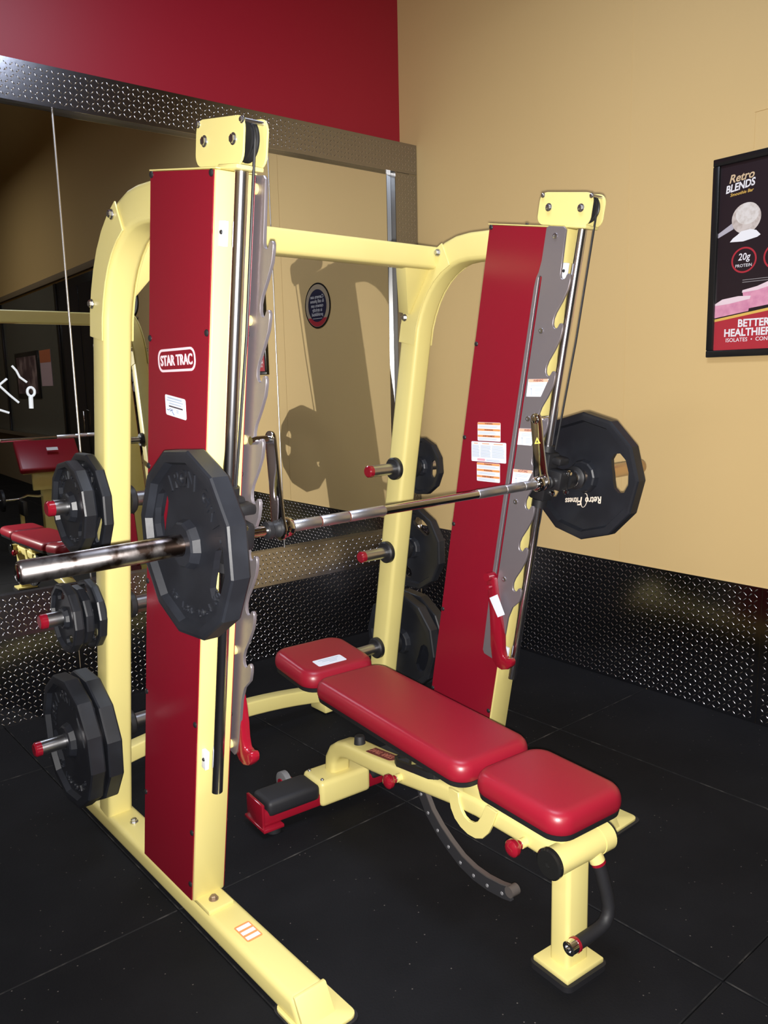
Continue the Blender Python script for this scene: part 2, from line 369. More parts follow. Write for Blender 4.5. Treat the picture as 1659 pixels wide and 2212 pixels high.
# ------------------------------------------------------------------ smith machine
TH = rad(10.3); CT, ST = cos(TH), sin(TH); YF0 = 1.996
def Lp(x, u, v): return V((x, YF0 + v*CT - u*ST, u*CT + v*ST))      # u along the leaning upright, v to its back
UD, VD = V((0, -ST, CT)), V((0, CT, ST))
sm = thing('smith_machine', 'yellow and red leaning smith machine frame standing before the mirror', 'smith machine', (1.595, 2.2, 0))
SIDES = [dict(xo=0.93, xi=1.03, s=1, rod=0.972, rack=1.047, ubar=1.2265), dict(xo=2.26, xi=2.16, s=-1, rod=2.200, rack=2.143, ubar=1.2435)]
UT = 2.045
NEAR_SCREWS = [(2.036,.312),(1.642,.312),(1.302,.312),(0.965,.312),(0.612,.312),(0.262,.312),(2.036,.014),(1.692,.014),(1.345,.014),(1.0,.014),(0.658,.014),(0.311,.014),(0.135,.014)]
uprights = []
for sd in SIDES:
    x0, x1 = min(sd['xo'], sd['xi']), max(sd['xo'], sd['xi'])
    def zfl(v): return (0.078 - v*ST)/CT
    loop = [Lp(x0, zfl(0), 0), Lp(x0, UT, 0), Lp(x0, UT, .325), Lp(x0, zfl(.325), .325)]
    up = build('upright', MB().prism(loop, (x1-x0, 0, 0)), YEL, sm, bevel=0.006, seg=2); uprights.append(up)
    # side panels, one on each face
    for xx, sx in ((x0, -1), (x1, 1)):
        pl = [Lp(xx, zfl(.006)+0.004, .006), Lp(xx, UT-0.002, .006), Lp(xx, UT-0.002, .319), Lp(xx, zfl(.319)+0.004, .319)]
        build('cover_panel', MB().prism(pl, (sx*0.003, 0, 0)), REDP, up)
        for (u, v) in NEAR_SCREWS:
            bolt('screw', Lp(xx+sx*0.003, u, v), (sx, 0, 0), 0.0082, 0.005, BLK, up, dome=True)
    bolt('bolt', Lp((x0+x1)/2, UT, .20), UD, 0.007, 0.012, ZINC, up)
    # top plate and foot plate
    build('cap_plate', MB().fbox(lambda a, b, c: Lp(a, b, c), x0-0.002, x1+0.002, UT, UT+0.003, -0.001, .328), YEL, up)
    build('rod_plate', MB().fbox(lambda a, b, c: Lp(a, b, c), sd['rod']-0.034, sd['rod']+0.034, UT, UT+0.010, -0.072, .01), YEL, up, bevel=0.003, seg=2)
    build('foot_plate', MB().box(x0+0.008, x1-0.012, 1.905, 2.0, 0.07, 0.084), YEL, up, bevel=0.003)
    bolt('bolt', ((x0+x1)/2-0.003, 1.948, 0.084), (0, 0, 1), 0.0105, 0.012, mat('brown_bolt', (0.30, 0.22, 0.16), 0.45, 0.6), up)
    # base rail with a slanted front cap
    ra, rb = x0+0.004, x1+0.006; g0 = sd['s']
    loop = [(ra, 1.45, 0.004), (ra, 3.04, 0.004), (ra, 3.04, 0.072), (ra, 1.485, 0.072)]
    rail = build('base_rail', MB().prism(loop, (rb-ra, 0, 0)), YEL, sm, bevel=0.018, seg=4, ang=60)
    build('end_cap', MB().prism([(ra+0.004, 1.452, 0.006), (ra+0.004, 1.49, 0.078), (ra+0.004, 1.478, 0.078), (ra+0.004, 1.438, 0.006)], (rb-ra-0.008, 0, 0)), YEL, rail, bevel=0.003)
    build('foot_flange', MB().prism(rrect(lambda a, b: V((a, b, 0.006)), *((ra-.008, rb+.034, 1.40, 1.56) if g0 > 0 else (ra-.034, rb+.095, 1.435, 1.595)), 0.022), (0, 0, 0.009)), YEL, rail, bevel=0.002)
    build('foot_rubber', MB().prism(rrect(lambda a, b: V((a, b, 0.0)), *((ra-.012, rb+.040, 1.392, 1.57) if g0 > 0 else (ra-.042, rb+.105, 1.425, 1.605)), 0.026), (0, 0, .0065)), RUB, rail)
    bolt('bolt', (x0+0.057, 2.524, 0.072), (0, 0, 1), 0.0105, 0.014, ZINC, rail)
    if sd['s'] > 0:
        st = build('warning_label', MB().prism(rrect(lambda a, b: V((a, b, 0.0722)), 0.962, 1.010, 1.735, 1.812, 0.006), (0, 0, 0.0006)), ORG, rail)
        for k in range(3): build('warning_text', MB().box(0.966, 1.006, 1.742+k*0.024, 1.757+k*0.024, 0.0727, 0.0731), WHITE, rail)
    # guide rod and its end blocks
    rx = sd['rod']
    build('guide_rod', MB().cyl(Lp(rx, 0.462, -0.035), Lp(rx, 2.044, -0.035), 0.0158, n=28), ROD, sm)
    for u in (1.915, 0.56):
        build('bumper', MB().fbox(Lp, rx-0.031, rx-0.019, u-0.030, u+0.025, -0.022, 0.001), WHITE, sm, bevel=0.002)
        bolt('screw', Lp(rx-0.031, u, -0.012), (-1, 0, 0), 0.005, 0.004, BLK, sm, dome=True)
    # notched rack plate
    xr = sd['rack']; NOT = [1.889-0.1525*k for k in range(8)]
    pr = [(2.040, .058), (2.046, .050), (2.046, -.010), (2.038, -.019)]
    for k, un in enumerate(NOT):
        pr += ([(un+.022, -.024)] if k == 0 else [(un+.085, -.047), (un+.048, -.029), (un+.028, -.0235)])
        pr += [(un+.012, -.0245), (un+.003, -.029), (un, -.036), (un+.002, -.043), (un+.008, -.047), (un+.014, -.049), (un+.0185, -.053), (un+.0185, -.060), (un+.012, -.065), (un-.004, -.0655), (un-.028, -.0625)]
    pr += [(0.760, -.036), (0.715, -.024), (0.585, -.020), (0.545, -.012), (0.532, -.003), (0.536, .060), (0.548, .069), (0.80, .076), (1.45, .0755), (1.855, .0745), (1.885, .071), (1.905, .064), (1.94, .0585)]
    hole = rrect(lambda a, b: (a, b), 0.825, 1.893, .048, .0605, .006, 3)
    rk = build('rack_plate', MB().prism([Lp(xr-0.0045, u, v) for u, v in pr], (0.009, 0, 0), [[Lp(xr-0.0045, u, v) for u, v in hole]]), RACK, sm, bevel=0.0008, seg=1)
    for u in (2.017, 1.723, 1.432, 1.14, 0.85, 0.558):
        sx = sd['s']
        build('standoff', MB().cyl(Lp(sd['xi']+sx*0.003, u, .018), Lp(xr-sx*0.0045, u, .018), 0.0125), YEL, rk)
        build('bolt', MB().lathe(Lp(xr+sx*0.0045, u, .018), (sx, 0, 0), [(0, .0095), (.003, .0085), (.0035, .0045), (.0015, .004)], 16), ZINC, rk)
    # pulley housing on top
    xm = (x0+x1)/2; bx = build('pulley_housing', MB(), YEL, sm) if False else None
    def plate_loop(x, r=0.028):
        return rrect(lambda a, b: Lp(x, a, b), 2.052, 2.152, -.072, .138, r, 5)
    pb = build('pulley_plate', MB().prism(plate_loop(xm-0.028), (0.005, 0, 0)), YEL, sm, bevel=0.001, seg=1)
    build('pulley_plate', MB().prism([p + 0*V(p) for p in rrect(lambda a, b: Lp(xm+0.023, a, b), 2.052, 2.152, -.082, .138, .028, 5)], (0.005, 0, 0)), YEL, sm, bevel=0.001, seg=1)
    for (u, v, r, h) in ((2.106, .096, .0095, .008), (2.106, -.031, .0095, .008), (2.142, .126, .0058, .006), (2.142, -.064, .0058, .006)):
        bolt('bolt', Lp(xm-0.028, u, v), (-1, 0, 0), r, h, ZINC, pb); bolt('bolt', Lp(xm+0.028, u, v), (1, 0, 0), r, h, ZINC, pb)
        build('spacer', MB().cyl(Lp(xm-0.023, u, v), Lp(xm+0.023, u, v), r*0.8, n=12), ZINC, pb)
    for v in (.096, -.031):
        build('pulley', MB().lathe(Lp(xm-0.011, 2.106, v), (1, 0, 0), [(0, .036), (0.001, .044), (.005, .044), (.011, .037), (.017, .044), (.021, .044), (.022, .036)], 36), BLK, sm)
    # counterweight cable, hanging from the front pulley to the carriage
    cab = [Lp(xm, 2.106+0.0405*sin(g), -.031+0.0405*cos(g)) for g in [rad(a) for a in range(90, 181, 15)]]
    cab = [Lp(xm, 2.1465, .096)] + cab + [Lp(xm, 1.7, -.0722), Lp(rx, 1.34, -.068)]
    build('cable', MB().pipe(cab, 0.0034, 8), BLK, sm)
    # arch and rear post (one bent tube)
    ya = [(1.90, 2.004), (2.0, 2.010), (2.06, 2.0135), (2.115, 2.011), (2.165, 1.999), (2.215, 1.975), (2.258, 1.944), (2.296, 1.905), (2.326, 1.862), (2.352, 1.81), (2.372, 1.755), (2.478, 1.18), (2.625, 0.32), (2.665, 0.065)]
    pw = 0.086; xa = (x0+x1)/2
    post = build('curved_post', MB().sweep([(xa, y, z) for y, z in ya], (1, 0, 0), pw, 0.098, rc=0.016), YEL, sm)
    # saddle bracket round the bend, with bolts and a gusset
    seg = [(2.165, 1.999), (2.215, 1.975), (2.258, 1.944), (2.296, 1.905), (2.326, 1.862), (2.352, 1.81), (2.372, 1.755), (2.385, 1.69)]
    for xx in (x0+0.0015, x1-0.0065):
        P = [V((xx, y, z)) for y, z in seg]; lo = []; hi = []
        for i, p in enumerate(P):
            t = (P[min(i+1, 7)]-P[max(i-1, 0)]).normalized(); nn = V((0, -t.z, t.y)); lo.append(p+nn*0.047); hi.append(p-nn*0.043)
        sp = build('saddle_plate', MB().prism(lo+hi[::-1], (0.005, 0, 0)), YEL, post, bevel=0.001, seg=1)
    for (y, z) in ((2.205, 2.010), (2.392, 1.79)):
        bolt('bolt', (x0+0.001, y, z), (-1, 0, 0), 0.0105, 0.012, ZINC, post); bolt('bolt', (x1-0.001, y, z), (1, 0, 0), 0.0105, 0.012, ZINC, post)
    xin = sd['xi'] - sd['s']*0.0015; g = sd['s']
    build('gusset', MB().prism([(xin, 2.245, 1.965), (xin+g*0.125, 2.245, 1.962), (xin+g*0.012, 2.36, 1.80), (xin, 2.36, 1.80)], (0, 0.055, 0.012)), YEL, post, bevel=0.002)
    # storage pegs on both faces of the post
    sd['pegs'] = []
    for k, (y, z, end) in enumerate(((2.47, 1.193, 0.778), (2.532, 0.835, 0.746), (2.612, 0.395, 0.716))):
        for face, dirx in ((xa-pw/2, -1), (xa+pw/2, 1)):
            ln = {(-1, 1): face-end, (1, -1): face-end}.get((dirx*-1, g*dirx*-1), 0.15)
            ln = (0.942-end) if (dirx == -g) else 0.152
            peg = build('storage_peg', MB().cyl((face, y, z), (face+dirx*(ln-0.022), y, z), 0.0235, n=24), STEEL, sm)
            build('flange', MB().lathe((face, y, z), (dirx, 0, 0), [(0, .046), (.016, .046), (.022, .040)], 28), BLK, peg)
            build('end_cap', MB().lathe((face+dirx*(ln-0.022), y, z), (dirx, 0, 0), [(0, .0238), (.017, .0238), (.022, .019)], 24), REDG, peg)
    # safety stop at the bottom of the rack
    xs = xr + g*0.012
    body = [(.842, .078), (.852, .066), (.846, .050), (.80, .034), (.74, .012), (.69, -.010), (.64, -.026), (.60, -.034), (.575, -.046), (.572, -.060), (.580, -.076), (.572, -.086), (.556, -.086), (.536, -.072), (.522, -.046), (.524, -.020), (.545, .004), (.59, .020), (.66, .034), (.72, .048), (.79, .070), (.825, .082)]
    stp = build('safety_stop', MB().prism([Lp(xs-0.014, u, v) for u, v in body], (0.028, 0, 0)), REDG, sm, bevel=0.005, seg=2)
    build('stop_pin', MB().cyl(Lp(xr-g*0.012, .812, .054), Lp(xs+g*0.035, .812, .054), 0.0085, n=16), REDG, stp)
    build('stop_lug', MB().cyl(Lp(xs-g*0.01, .845, .070), Lp(xs+g*0.030, .845, .070), 0.015, n=18), REDG, stp)
    if g < 0: build('warning_label', MB().prism([(xs-.0150, y, z) for y, z in ((1.9115, .765), (1.8734, .7853), (1.8386, .7177), (1.8714, .7004))], (-.0008, 0, 0)), WHITE, stp)
# cross tube between the arches, rear floor tube
build('crossbar', MB().sweep([(0.99, 2.252, 1.994), (2.20, 2.252, 1.994)], (0, 1, 0), 0.074, 0.080, rc=0.012), YEL, sm)
rcx = [(0.985 + 1.22*i/16) for i in range(17)]
build('floor_tube', MB().sweep([(x, 3.0, 0.052 + 0.078*math.pow(max(0.0, sin(pi*i/16)), 0.7)) for i, x in enumerate(rcx)], (0, 1, 0), 0.066, 0.066, rc=0.008), YEL, sm)
build('foot_block', MB().box(2.10, 2.27, 2.93, 3.05, 0.006, 0.05), YEL, sm, bevel=0.006)

# logo and stickers on the near side panel (all lie level, in the Y-Z plane)
RR, UU = V((0, -1, 0)), V((0, 0, 1))
def YZ(x): return lambda a, b: V((x, a, b))
def quad(nm, x, y0, y1, z0, z1, m, parent, th=.0003, slope=0.0):
    return build(nm, MB().prism([V((x, y0, z0)), V((x, y1, z0+slope*(y0-y1))), V((x, y1, z1+slope*(y0-y1))), V((x, y0, z1))], (-th, 0, 0)), m, parent)
xs_ = 0.9268
ol = rrect(YZ(xs_), 1.770, 1.971, 1.583, 1.640, .024, 7); il = rrect(YZ(xs_), 1.776, 1.965, 1.589, 1.634, .019, 7)
build('logo_outline', MB().prism(ol, (-0.0006, 0, 0), [il]), PINKW, uprights[0])
build('logo_text', text_mb(MB(), 'STAR TRAC', 0.036, (xs_, 1.871, 1.610), RR, UU, bold=0.022, squash=0.92), PINKW, uprights[0])
LS = lambda a, b: V((xs_, 1.9445 - a, 1.477 + b - 0.125*a))        # slightly tilted service label
build('service_label', MB().prism(rrect(LS, 0, .110, 0, .0515, .006), (-0.0005, 0, 0)), WHITE, uprights[0])
def lsq(a0, a1, b, t, m): build('label_print', MB().prism([LS(a0, b)-V((.0006, 0, 0)), LS(a1, b)-V((.0006, 0, 0)), LS(a1, b+t)-V((.0006, 0, 0)), LS(a0, b+t)-V((.0006, 0, 0))], (-0.0003, 0, 0)), m, uprights[0])
for a0, a1, b, t, m in ((.014, .092, .0430, .0040, BLUEINK), (.010, .098, .0370, .0026, BLUEINK), (.022, .088, .0300, .0026, BLUEINK), (.020, .094, .0225, .0034, INK), (.060, .072, .0160, .0022, BLUEINK), (.060, .072, .0115, .0022, BLUEINK)): lsq(a0, a1, b, t, m)
build('label_scribble', MB().pipe([LS(a, b)-V((.0008, 0, 0)) for a, b in ((.008, .014), (.018, .013), (.026, .018), (.034, .017), (.026, .012), (.040, .017), (.036, .012), (.046, .004))], 0.0008, 5), mat('pen_ink', (0.08, 0.14, 0.30), 0.5), uprights[0])

# stickers on the far inner panel and rack
xf = 2.1566; up1 = uprights[1]
for (y0, y1, z0, z1, sl) in ((2.0045, 1.8955, 1.3275, 1.3942, 0.0), (2.009, 1.898, 1.1810, 1.2487, -.008)):
    build('warning_label', MB().prism(rrect(YZ(xf), y1, y0, z0, z1, .004, 3), (-.0005, 0, 0)), WHITE, up1); h = (z1-z0)/3
    for k, word in enumerate(('WARNING', 'WARNUNG', 'AVERTISSEMENT')):
        zb_ = z1 - .0008 - k*h
        quad('label_band', xf-.0006, y0-.001, y1+.001, zb_-.0075, zb_, ORG, up1)
        build('label_text', text_mb(MB(), word, .0078, (xf-.0009, (y0+y1)/2, zb_-.0038), RR, UU, thick=.0003, bold=.015), INK, up1)
        for q in (.0118, .0158): quad('label_print', xf-.0006, y0-.006, y1+.006+random.uniform(0, .02), zb_-q-.0016, zb_-q, BLUEINK, up1)
build('instruction_label', MB().prism(rrect(YZ(xf-.0003), 1.869, 2.035, 1.2520, 1.3243, .004, 3), (-.0005, 0, 0)), WHITE, up1)
for c0, c1 in ((2.030, 1.995), (1.990, 1.940), (1.935, 1.876)):
    for k in range(11): quad('label_print', xf-.0010, c0, c1+random.uniform(0, .008), 1.3095-k*.004, 1.3112-k*.004, BLUEINK, up1)
    quad('label_print', xf-.0010, c0-.008, c1+.008, 1.3165, 1.319, ORG, up1)
build('label_print', MB().prism(rrect(YZ(xf-.0010), 1.968, 2.006, 1.2555, 1.2635, .0035, 3), (-.0003, 0, 0)), mat('pink_print', (0.75, 0.35, 0.42), 0.5), up1)
quad('label_print', xf-.0010, 1.962, 1.90, 1.2595, 1.2613, BLUEINK, up1); quad('label_print', xf-.0010, 1.962, 1.894, 1.2560, 1.2578, BLUEINK, up1)
xk = 2.143 - 0.0049
def rack_label(pts, word):
    build('rack_label', MB().prism([V((xk, y, z)) for y, z in pts], (-0.0005, 0, 0)), WHITE, sm)
    (ya, za), (yb, zb_) = pts[0], pts[1]
    quad('label_band', xk-.0006, ya-.001, yb+.003, za-.0105, za-.0005, mat('salmon_print', (0.85, 0.42, 0.30), 0.5), sm)
    build('label_text', text_mb(MB(), word, .0105, (xk-.0009, (ya+yb)/2, za-.0056), RR, UU, thick=.0003, bold=.012, squash=.8), INK, sm)
    for k in range(3): quad('label_print', xk-.0006, ya-.010, yb+.018+.003*k, za-.0175-k*.004, za-.016-k*.004, BLUEINK, sm)
    for k in range(4): quad('label_print', xk-.0006, ya-.028, yb+.024+.004*k, za-.034-k*.0048, za-.0325-k*.0048, BLUEINK, sm)
    quad('label_print', xk-.0006, ya-.012, ya-.014, za-.053, za-.031, BLUEINK, sm); quad('label_print', xk-.0006, ya-.008, ya-.016, za-.033, za-.031, BLUEINK, sm)
rack_label([(1.757, 1.5438), (1.672, 1.5430), (1.7047, 1.4855), (1.7659, 1.4861)], 'WARNING')
rack_label([(1.795, 1.3790), (1.709, 1.3789), (1.743, 1.3222), (1.8036, 1.3232)], 'WARNING')
rack_label([(1.8205, 1.2386), (1.735, 1.2370), (1.768, 1.1795), (1.829, 1.1805)], 'ACHTUNG')

# ------------------------------------------------------------------ barbell with carriages and hooks
PA, PB = Lp(0.459, 1.2225, -.1), Lp(2.702, 1.2465, -.1)
AX = (PB-PA).normalized()
def bar(x): return PA + (PB-PA)*((x-0.459)/(2.702-0.459))
bb = thing('barbell', 'chrome smith barbell with worn sleeves riding on the guide rods', 'barbell', tuple(bar(1.58)))
build('sleeve', MB().lathe(bar(0.459), AX, [(0, .018), (0.0015, .0225), (.006, .0253), (.470, .0253)], 32), WORN, bb)
build('sleeve_end', MB().lathe(bar(0.455), AX, [(0, .011), (.002, .017), (.006, .0185)], 24), CHR, bb)
build('sleeve', MB().lathe(bar(2.702), -AX, [(0, .018), (0.0015, .0225), (.006, .0253), (.42, .0253)], 32), mat('copper_toned_sleeve', (0.62, 0.46, 0.33), 0.25, 1.0), bb)
build('shaft', MB().cyl(bar(0.93), bar(2.28), .0128, n=24), CHR, bb)
for a, b in ((1.118, 1.205), (1.208, 1.298), (1.301, 1.425), (1.80, 1.925), (1.928, 2.015), (2.018, 2.085)):
    build('knurling', MB().lathe(bar(a), AX, [(0, .0132), (.002, .0147), (b-a-.002, .0147), (b-a, .0132)], 24), CHRK, bb)
for a, b in ((1.2035, 1.2095), (1.2965, 1.3025)):
    build('groove_ring', MB().cyl(bar(a), bar(b), .0136, n=24), mat('rust_ring', (0.16, 0.05, 0.035), 0.5, 0.5), bb)
for sd, xarm in ((SIDES[0], 1.083), (SIDES[1], 2.112)):
    g = sd['s']; rx = sd['rod']; ub = sd['ubar']
    # hook arm
    uh, vh = 1.4425, -.037
    d = V((uh-ub, vh+.1)); L_ = d.length; d /= L_; q = V((-d.y, d.x)); O = V((ub, -.1))
    out = []
    for i in range(11):
        a = rad(-90+18*i); out.append(O + d*(L_ + .021*cos(a)) + q*(.021*sin(a)))
    out += [O + d*(L_*0.55) + q*.0225, O + d*(L_*0.30) + q*.026, O + d*0.03 + q*.030]
    for i in range(9):
        a = rad(90+22.5*i); out.append(O + d*(.028*cos(a)) + q*(.030*sin(a)))
    out += [O + d*0.03 - q*.024, O + d*(L_*0.5) - q*.0215]
    arm = build('hook_arm', MB().prism([Lp(xarm-0.0045, p.x, p.y) for p in out], (0.009, 0, 0)), CHR, bb, bevel=0.0012, seg=2)
    build('hook_pin', MB().cyl(Lp(xarm, uh, vh), Lp(xarm - g*0.058, uh, vh), 0.0105, n=20), CHR, arm)
    build('pin_head', MB().lathe(Lp(xarm, uh, vh), (g, 0, 0), [(0, .014), (.007, .014), (.010, .010), (.0105, .005)], 20), CHR, arm)
    xc = xarm + g*0.0045
    build('collar', MB().lathe(bar(xc), AX*g, [(0, .024), (.004, .0255), (.022, .0255), (.030, .020), (.033, .0155)], 28), CHR, bb)
    if g < 0:
        tri = [(1.398, -.052), (1.376, -.062), (1.376, -.040)]
        c = O + d*(L_*0.66)
        tri = [c + d*.012, c - d*.009 + q*.0125, c - d*.009 - q*.0125]
        build('warning_triangle', MB().prism([Lp(xarm-0.0046, p.x, p.y) for p in tri], (-0.0006, 0, 0)), WARNY, arm)
        tri2 = [c + d*.004, c - d*.005 + q*.004, c - d*.005 - q*.004]
        build('warning_mark', MB().prism([Lp(xarm-0.0053, p.x, p.y) for p in tri2], (-0.0003, 0, 0)), INK, arm)
    # carriage block on the rod, clamp to the bar, bolts
    car = build('carriage', MB().fbox(Lp, rx-0.030, rx+0.030, ub-0.085, ub+0.085, -.072, -.004), BLK, bb, bevel=0.010, seg=2)
    build('carriage_end', MB().cyl(Lp(rx, ub+0.085, -.035), Lp(rx, ub+0.105, -.035), 0.026, n=24), BLK, car)
    build('carriage_end', MB().cyl(Lp(rx, ub-0.085, -.035), Lp(rx, ub-0.112, -.035), 0.026, n=24), BLK, car)
    build('clamp', MB().fbox(Lp, rx-0.026, rx+0.026, ub-0.034, ub+0.034, -.128, -.05), BLK, bb, bevel=0.012, seg=2)
    build('clamp_ear', MB().fbox(Lp, rx-0.012, rx+0.040, ub+0.048, ub+0.074, -.105, -.06), BLK, bb, bevel=0.008, seg=2)
    for (u, v) in ((.055, -.075), (.030, -.13), (-.035, -.13), (-.055, -.075)):
        bolt('bolt', Lp(rx-g*0.01+0.0*u, ub+u, v+.003), -VD, 0.0075, 0.012, CHR, car)
    b0 = xarm - g*0.0045
    build('bearing', MB().lathe(bar(b0), AX*-g, [(0, .022), (.006, .022), (.010, .019), (.020, .019), (.024, .0225), (.036, .0225)], 28), BLK, bb)
    xe = rx - g*0.026
    build('bearing_housing', MB().lathe(bar(xe), AX*-g, [(0, .034), (.030, .034), (.036, .030)], 32), BLK, bb)
    build('bearing_ring', MB().lathe(bar(xe-g*0.036), AX*-g, [(0, .029), (.004, .031), (.016, .031), (.020, .028)], 32), CHR, bb)
    build('sleeve_flange', MB().lathe(bar(xe-g*0.056), AX*-g, [(0, .030), (.006, .040), (.016, .040), (.02, .034)], 32), BLK, bb)

# ------------------------------------------------------------------ weight plates
def arc_text(txt, face_x, nx, ang_mid, rho, size, step, bold=0.025, thick=0.004, flip=False):
    n = len(txt); out = []
    for i, ch in enumerate(txt):
        if ch == ' ': continue
        k = (i-(n-1)/2)*step; ph = rad(ang_mid) + (k if not flip else -k)*(1 if nx < 0 else -1)
        rd = V((0, cos(ph), sin(ph))); tg = V((0, -sin(ph), cos(ph)))*(1 if nx < 0 else -1)
        mb = MB(); out.append(mb)
        if flip: text_mb(mb, ch, size, V((face_x, 0, 0))+rd*rho, -tg, -rd, thick, bold)
        else: text_mb(mb, ch, size, V((face_x, 0, 0))+rd*rho, tg, rd, thick, bold)
    return out
def weight_plate(label, c, R, T, nx, rot, hole_ang, letters, group, nh=2, tilt=None, decal=False):
    t = thing('weight_plate', label, 'weight plate', tuple(c), group)
    c = V(c); wv = T*0.32; xs = V((1, 0, 0))
    def ring(r, x): return [(x, r*cos(rad(rot)+2*pi*i/12), r*sin(rad(rot)+2*pi*i/12)) for i in range(12)]
    prof = [(R*.985, T/2-.001), (R, T/2-.006), (R, -T/2+.006), (R*.985, -T/2+.001), (R*.955, -T/2), (R*.875, -T/2), (R*.845, -wv/2)]
    prof = [(R*.845, wv/2), (R*.875, T/2), (R*.955, T/2)] + prof
    body = MB(); vs = []; fs = []
    for (r, x) in prof: vs += ring(r, x)
    n = len(prof)
    for k in range(n-1):
        for i in range(12):
            j = (i+1) % 12; fs.append((k*12+i, k*12+j, (k+1)*12+j, (k+1)*12+i))
    body.add([V(p)+c for p in vs], fs)
    outer = [V(p)+c for p in ring(R*.845+.0001, -wv/2)]; holes = []
    for h in range(nh):
        a0 = rad(hole_ang + h*360/nh); lp = []
        for (da, rr) in ((-.47, .655), (-.41, .745), (-.24, .79), (0, .795), (.24, .79), (.41, .745), (.47, .655), (.40, .565), (.2, .525), (0, .52), (-.2, .525), (-.40, .565)):
            lp.append(c + V((-wv/2, R*rr*cos(a0+da), R*rr*sin(a0+da))))
        holes.append(lp)
    holes.append([c + V((-wv/2, .0262*cos(2*pi*i/16), .0262*sin(2*pi*i/16))) for i in range(16)])
    body.prism(outer, (wv, 0, 0), holes)
    build('plate_body', body, PLATE, t, smooth=False)
    hub = MB(); rb = R*.27 if R > .15 else R*.34
    hub.lathe(c + V((-T/2-.004, 0, 0)), (1, 0, 0), [(0, rb*.82), (0.004, rb*.9), (T/2-wv/2+.004, rb), (T/2+wv/2+.004, rb), (T+.004, rb*.9), (T+.008, rb*.82)], 12, cap=False, ref=(0, 1, 0), phase=rad(rot))
    inn = [c + V((-T/2-.004, .0262*cos(2*pi*i/12+rad(rot)), .0262*sin(2*pi*i/12+rad(rot)))) for i in range(12)]
    m2 = MB(); m2.lathe(c + V((-T/2-.004, 0, 0)), (1, 0, 0), [(0, .0262), (0, rb*.82)], 12, cap=False, ref=(0, 1, 0), phase=rad(rot)); m2.lathe(c + V((T/2+.004, 0, 0)), (1, 0, 0), [(0, rb*.82), (0, .0262)], 12, cap=False, ref=(0, 1, 0), phase=rad(rot))
    hub.add(m2.v, m2.f); build('hub', hub, PLATE, t, smooth=False)
    if letters:
        for nxx in ((nx,) if not decal else ()):
            fx = nxx*(wv/2)
            top, bot, am, ab = letters; 
            for m in arc_text(top, fx, nxx, am, R*.67, R*.235, 0.235) + arc_text(bot, fx, nxx, ab, R*.72, R*.11, 0.12, flip=True):
                m.v = [tuple(V(p)+c) for p in m.v]; build('letter', m, PLATE, t)
    if decal:
        fx = -wv/2 - .0004; m = MB(); a = rad(188)
        rr = V((0, -cos(a), sin(a))); uu = V((0, sin(a), cos(a))); oo = c + V((fx, 0, 0)) + V((0, -.006, -.085))
        text_mb(m, 'Retro', .034, oo - rr*.036, rr, uu, .0005, .02, shear=.25, squash=.85); text_mb(m, 'itness', .031, oo + rr*.055 - uu*.002, rr, uu, .0005, .02, shear=.25, squash=.8)
        text_mb(m, 'F', .040, oo + rr*.018, rr, uu, .0005, .02, shear=.3)
        m.pipe([oo + rr*(.003+.012*cos(g)+.008*sin(g)) + uu*(.024*sin(g)) - V((.0006, 0, 0)) for g in [rad(x) for x in range(20, 300, 20)]], .0012, 5)
        build('decal', m, mat('decal_cream_print', (0.75, 0.66, 0.55), 0.5), t)
    return t
G1, G2, G3 = 'plates on the barbell', 'plates on the near storage pegs', 'plates on the far storage pegs'
weight_plate('large black plate lettered IRON GRIP on the near end of the barbell', bar(0.842), 0.2235, 0.050, -1, 12, 22, ('IRON GRIP', '45 LBS 20.4 KG', 116, 262), G1)
weight_plate('large black plate with cream script decal on the far end of the barbell', bar(2.352), 0.2235, 0.050, 1, 0, 172, None, G1, decal=True)
def pg(k): return ((2.47, 1.193), (2.532, 0.835), (2.612, 0.395))[k]
def on_peg(x, k, R): y, z = pg(k); return (x, y, z - (0.0262-0.0235) + 0.0003)
top = ('IRON GRIP', '25 LBS', 95, 270)
weight_plate('outer of two mid-size plates on the top near peg', on_peg(0.855, 0, 0), 0.143, 0.040, -1, 5, 40, ('IRON GRIP', '25 LBS', 95, 270), G2)
weight_plate('inner of two mid-size plates on the top near peg', on_peg(0.900, 0, 0), 0.165, 0.030, -1, 15, 40, ('IRON GRIP', '25 LBS', 95, 270), G2)
weight_plate('outermost of three small plates on the middle near peg', on_peg(0.826, 1, 0), 0.112, 0.030, -1, 8, 250, None, G2)
weight_plate('middle one of three small plates on the middle near peg', on_peg(0.865, 1, 0), 0.098, 0.026, -1, 20, 100, None, G2)
weight_plate('innermost of three small plates on the middle near peg', on_peg(0.901, 1, 0), 0.112, 0.026, -1, 0, 60, None, G2)
weight_plate('outer of two large plates on the bottom near peg', on_peg(0.836, 2, 0), 0.2235, 0.050, -1, 10, 150, ('IRON GRIP', '45 LBS 20.4 KG', 60, 270), G2)
weight_plate('inner of two large plates on the bottom near peg', on_peg(0.895, 2, 0), 0.2235, 0.050, -1, 18, 60, ('IRON GRIP', '45 LBS 20.4 KG', 95, 270), G2)
weight_plate('small black plate on the top far peg behind the yellow post', on_peg(2.312, 0, 0), 0.122, 0.030, 1, 10, 185, None, G3)
weight_plate('mid-size black plate on the middle far peg behind the yellow post', on_peg(2.315, 1, 0), 0.182, 0.040, 1, 14, 120, None, G3)
weight_plate('large black plate on the bottom far peg behind the bench head', on_peg(2.315, 2, 0), 0.2235, 0.050, 1, 5, 200, None, G3)
weight_plate('second large black plate on the bottom far peg, further out', on_peg(2.375, 2, 0), 0.2235, 0.050, 1, 20, 100, None, G3)

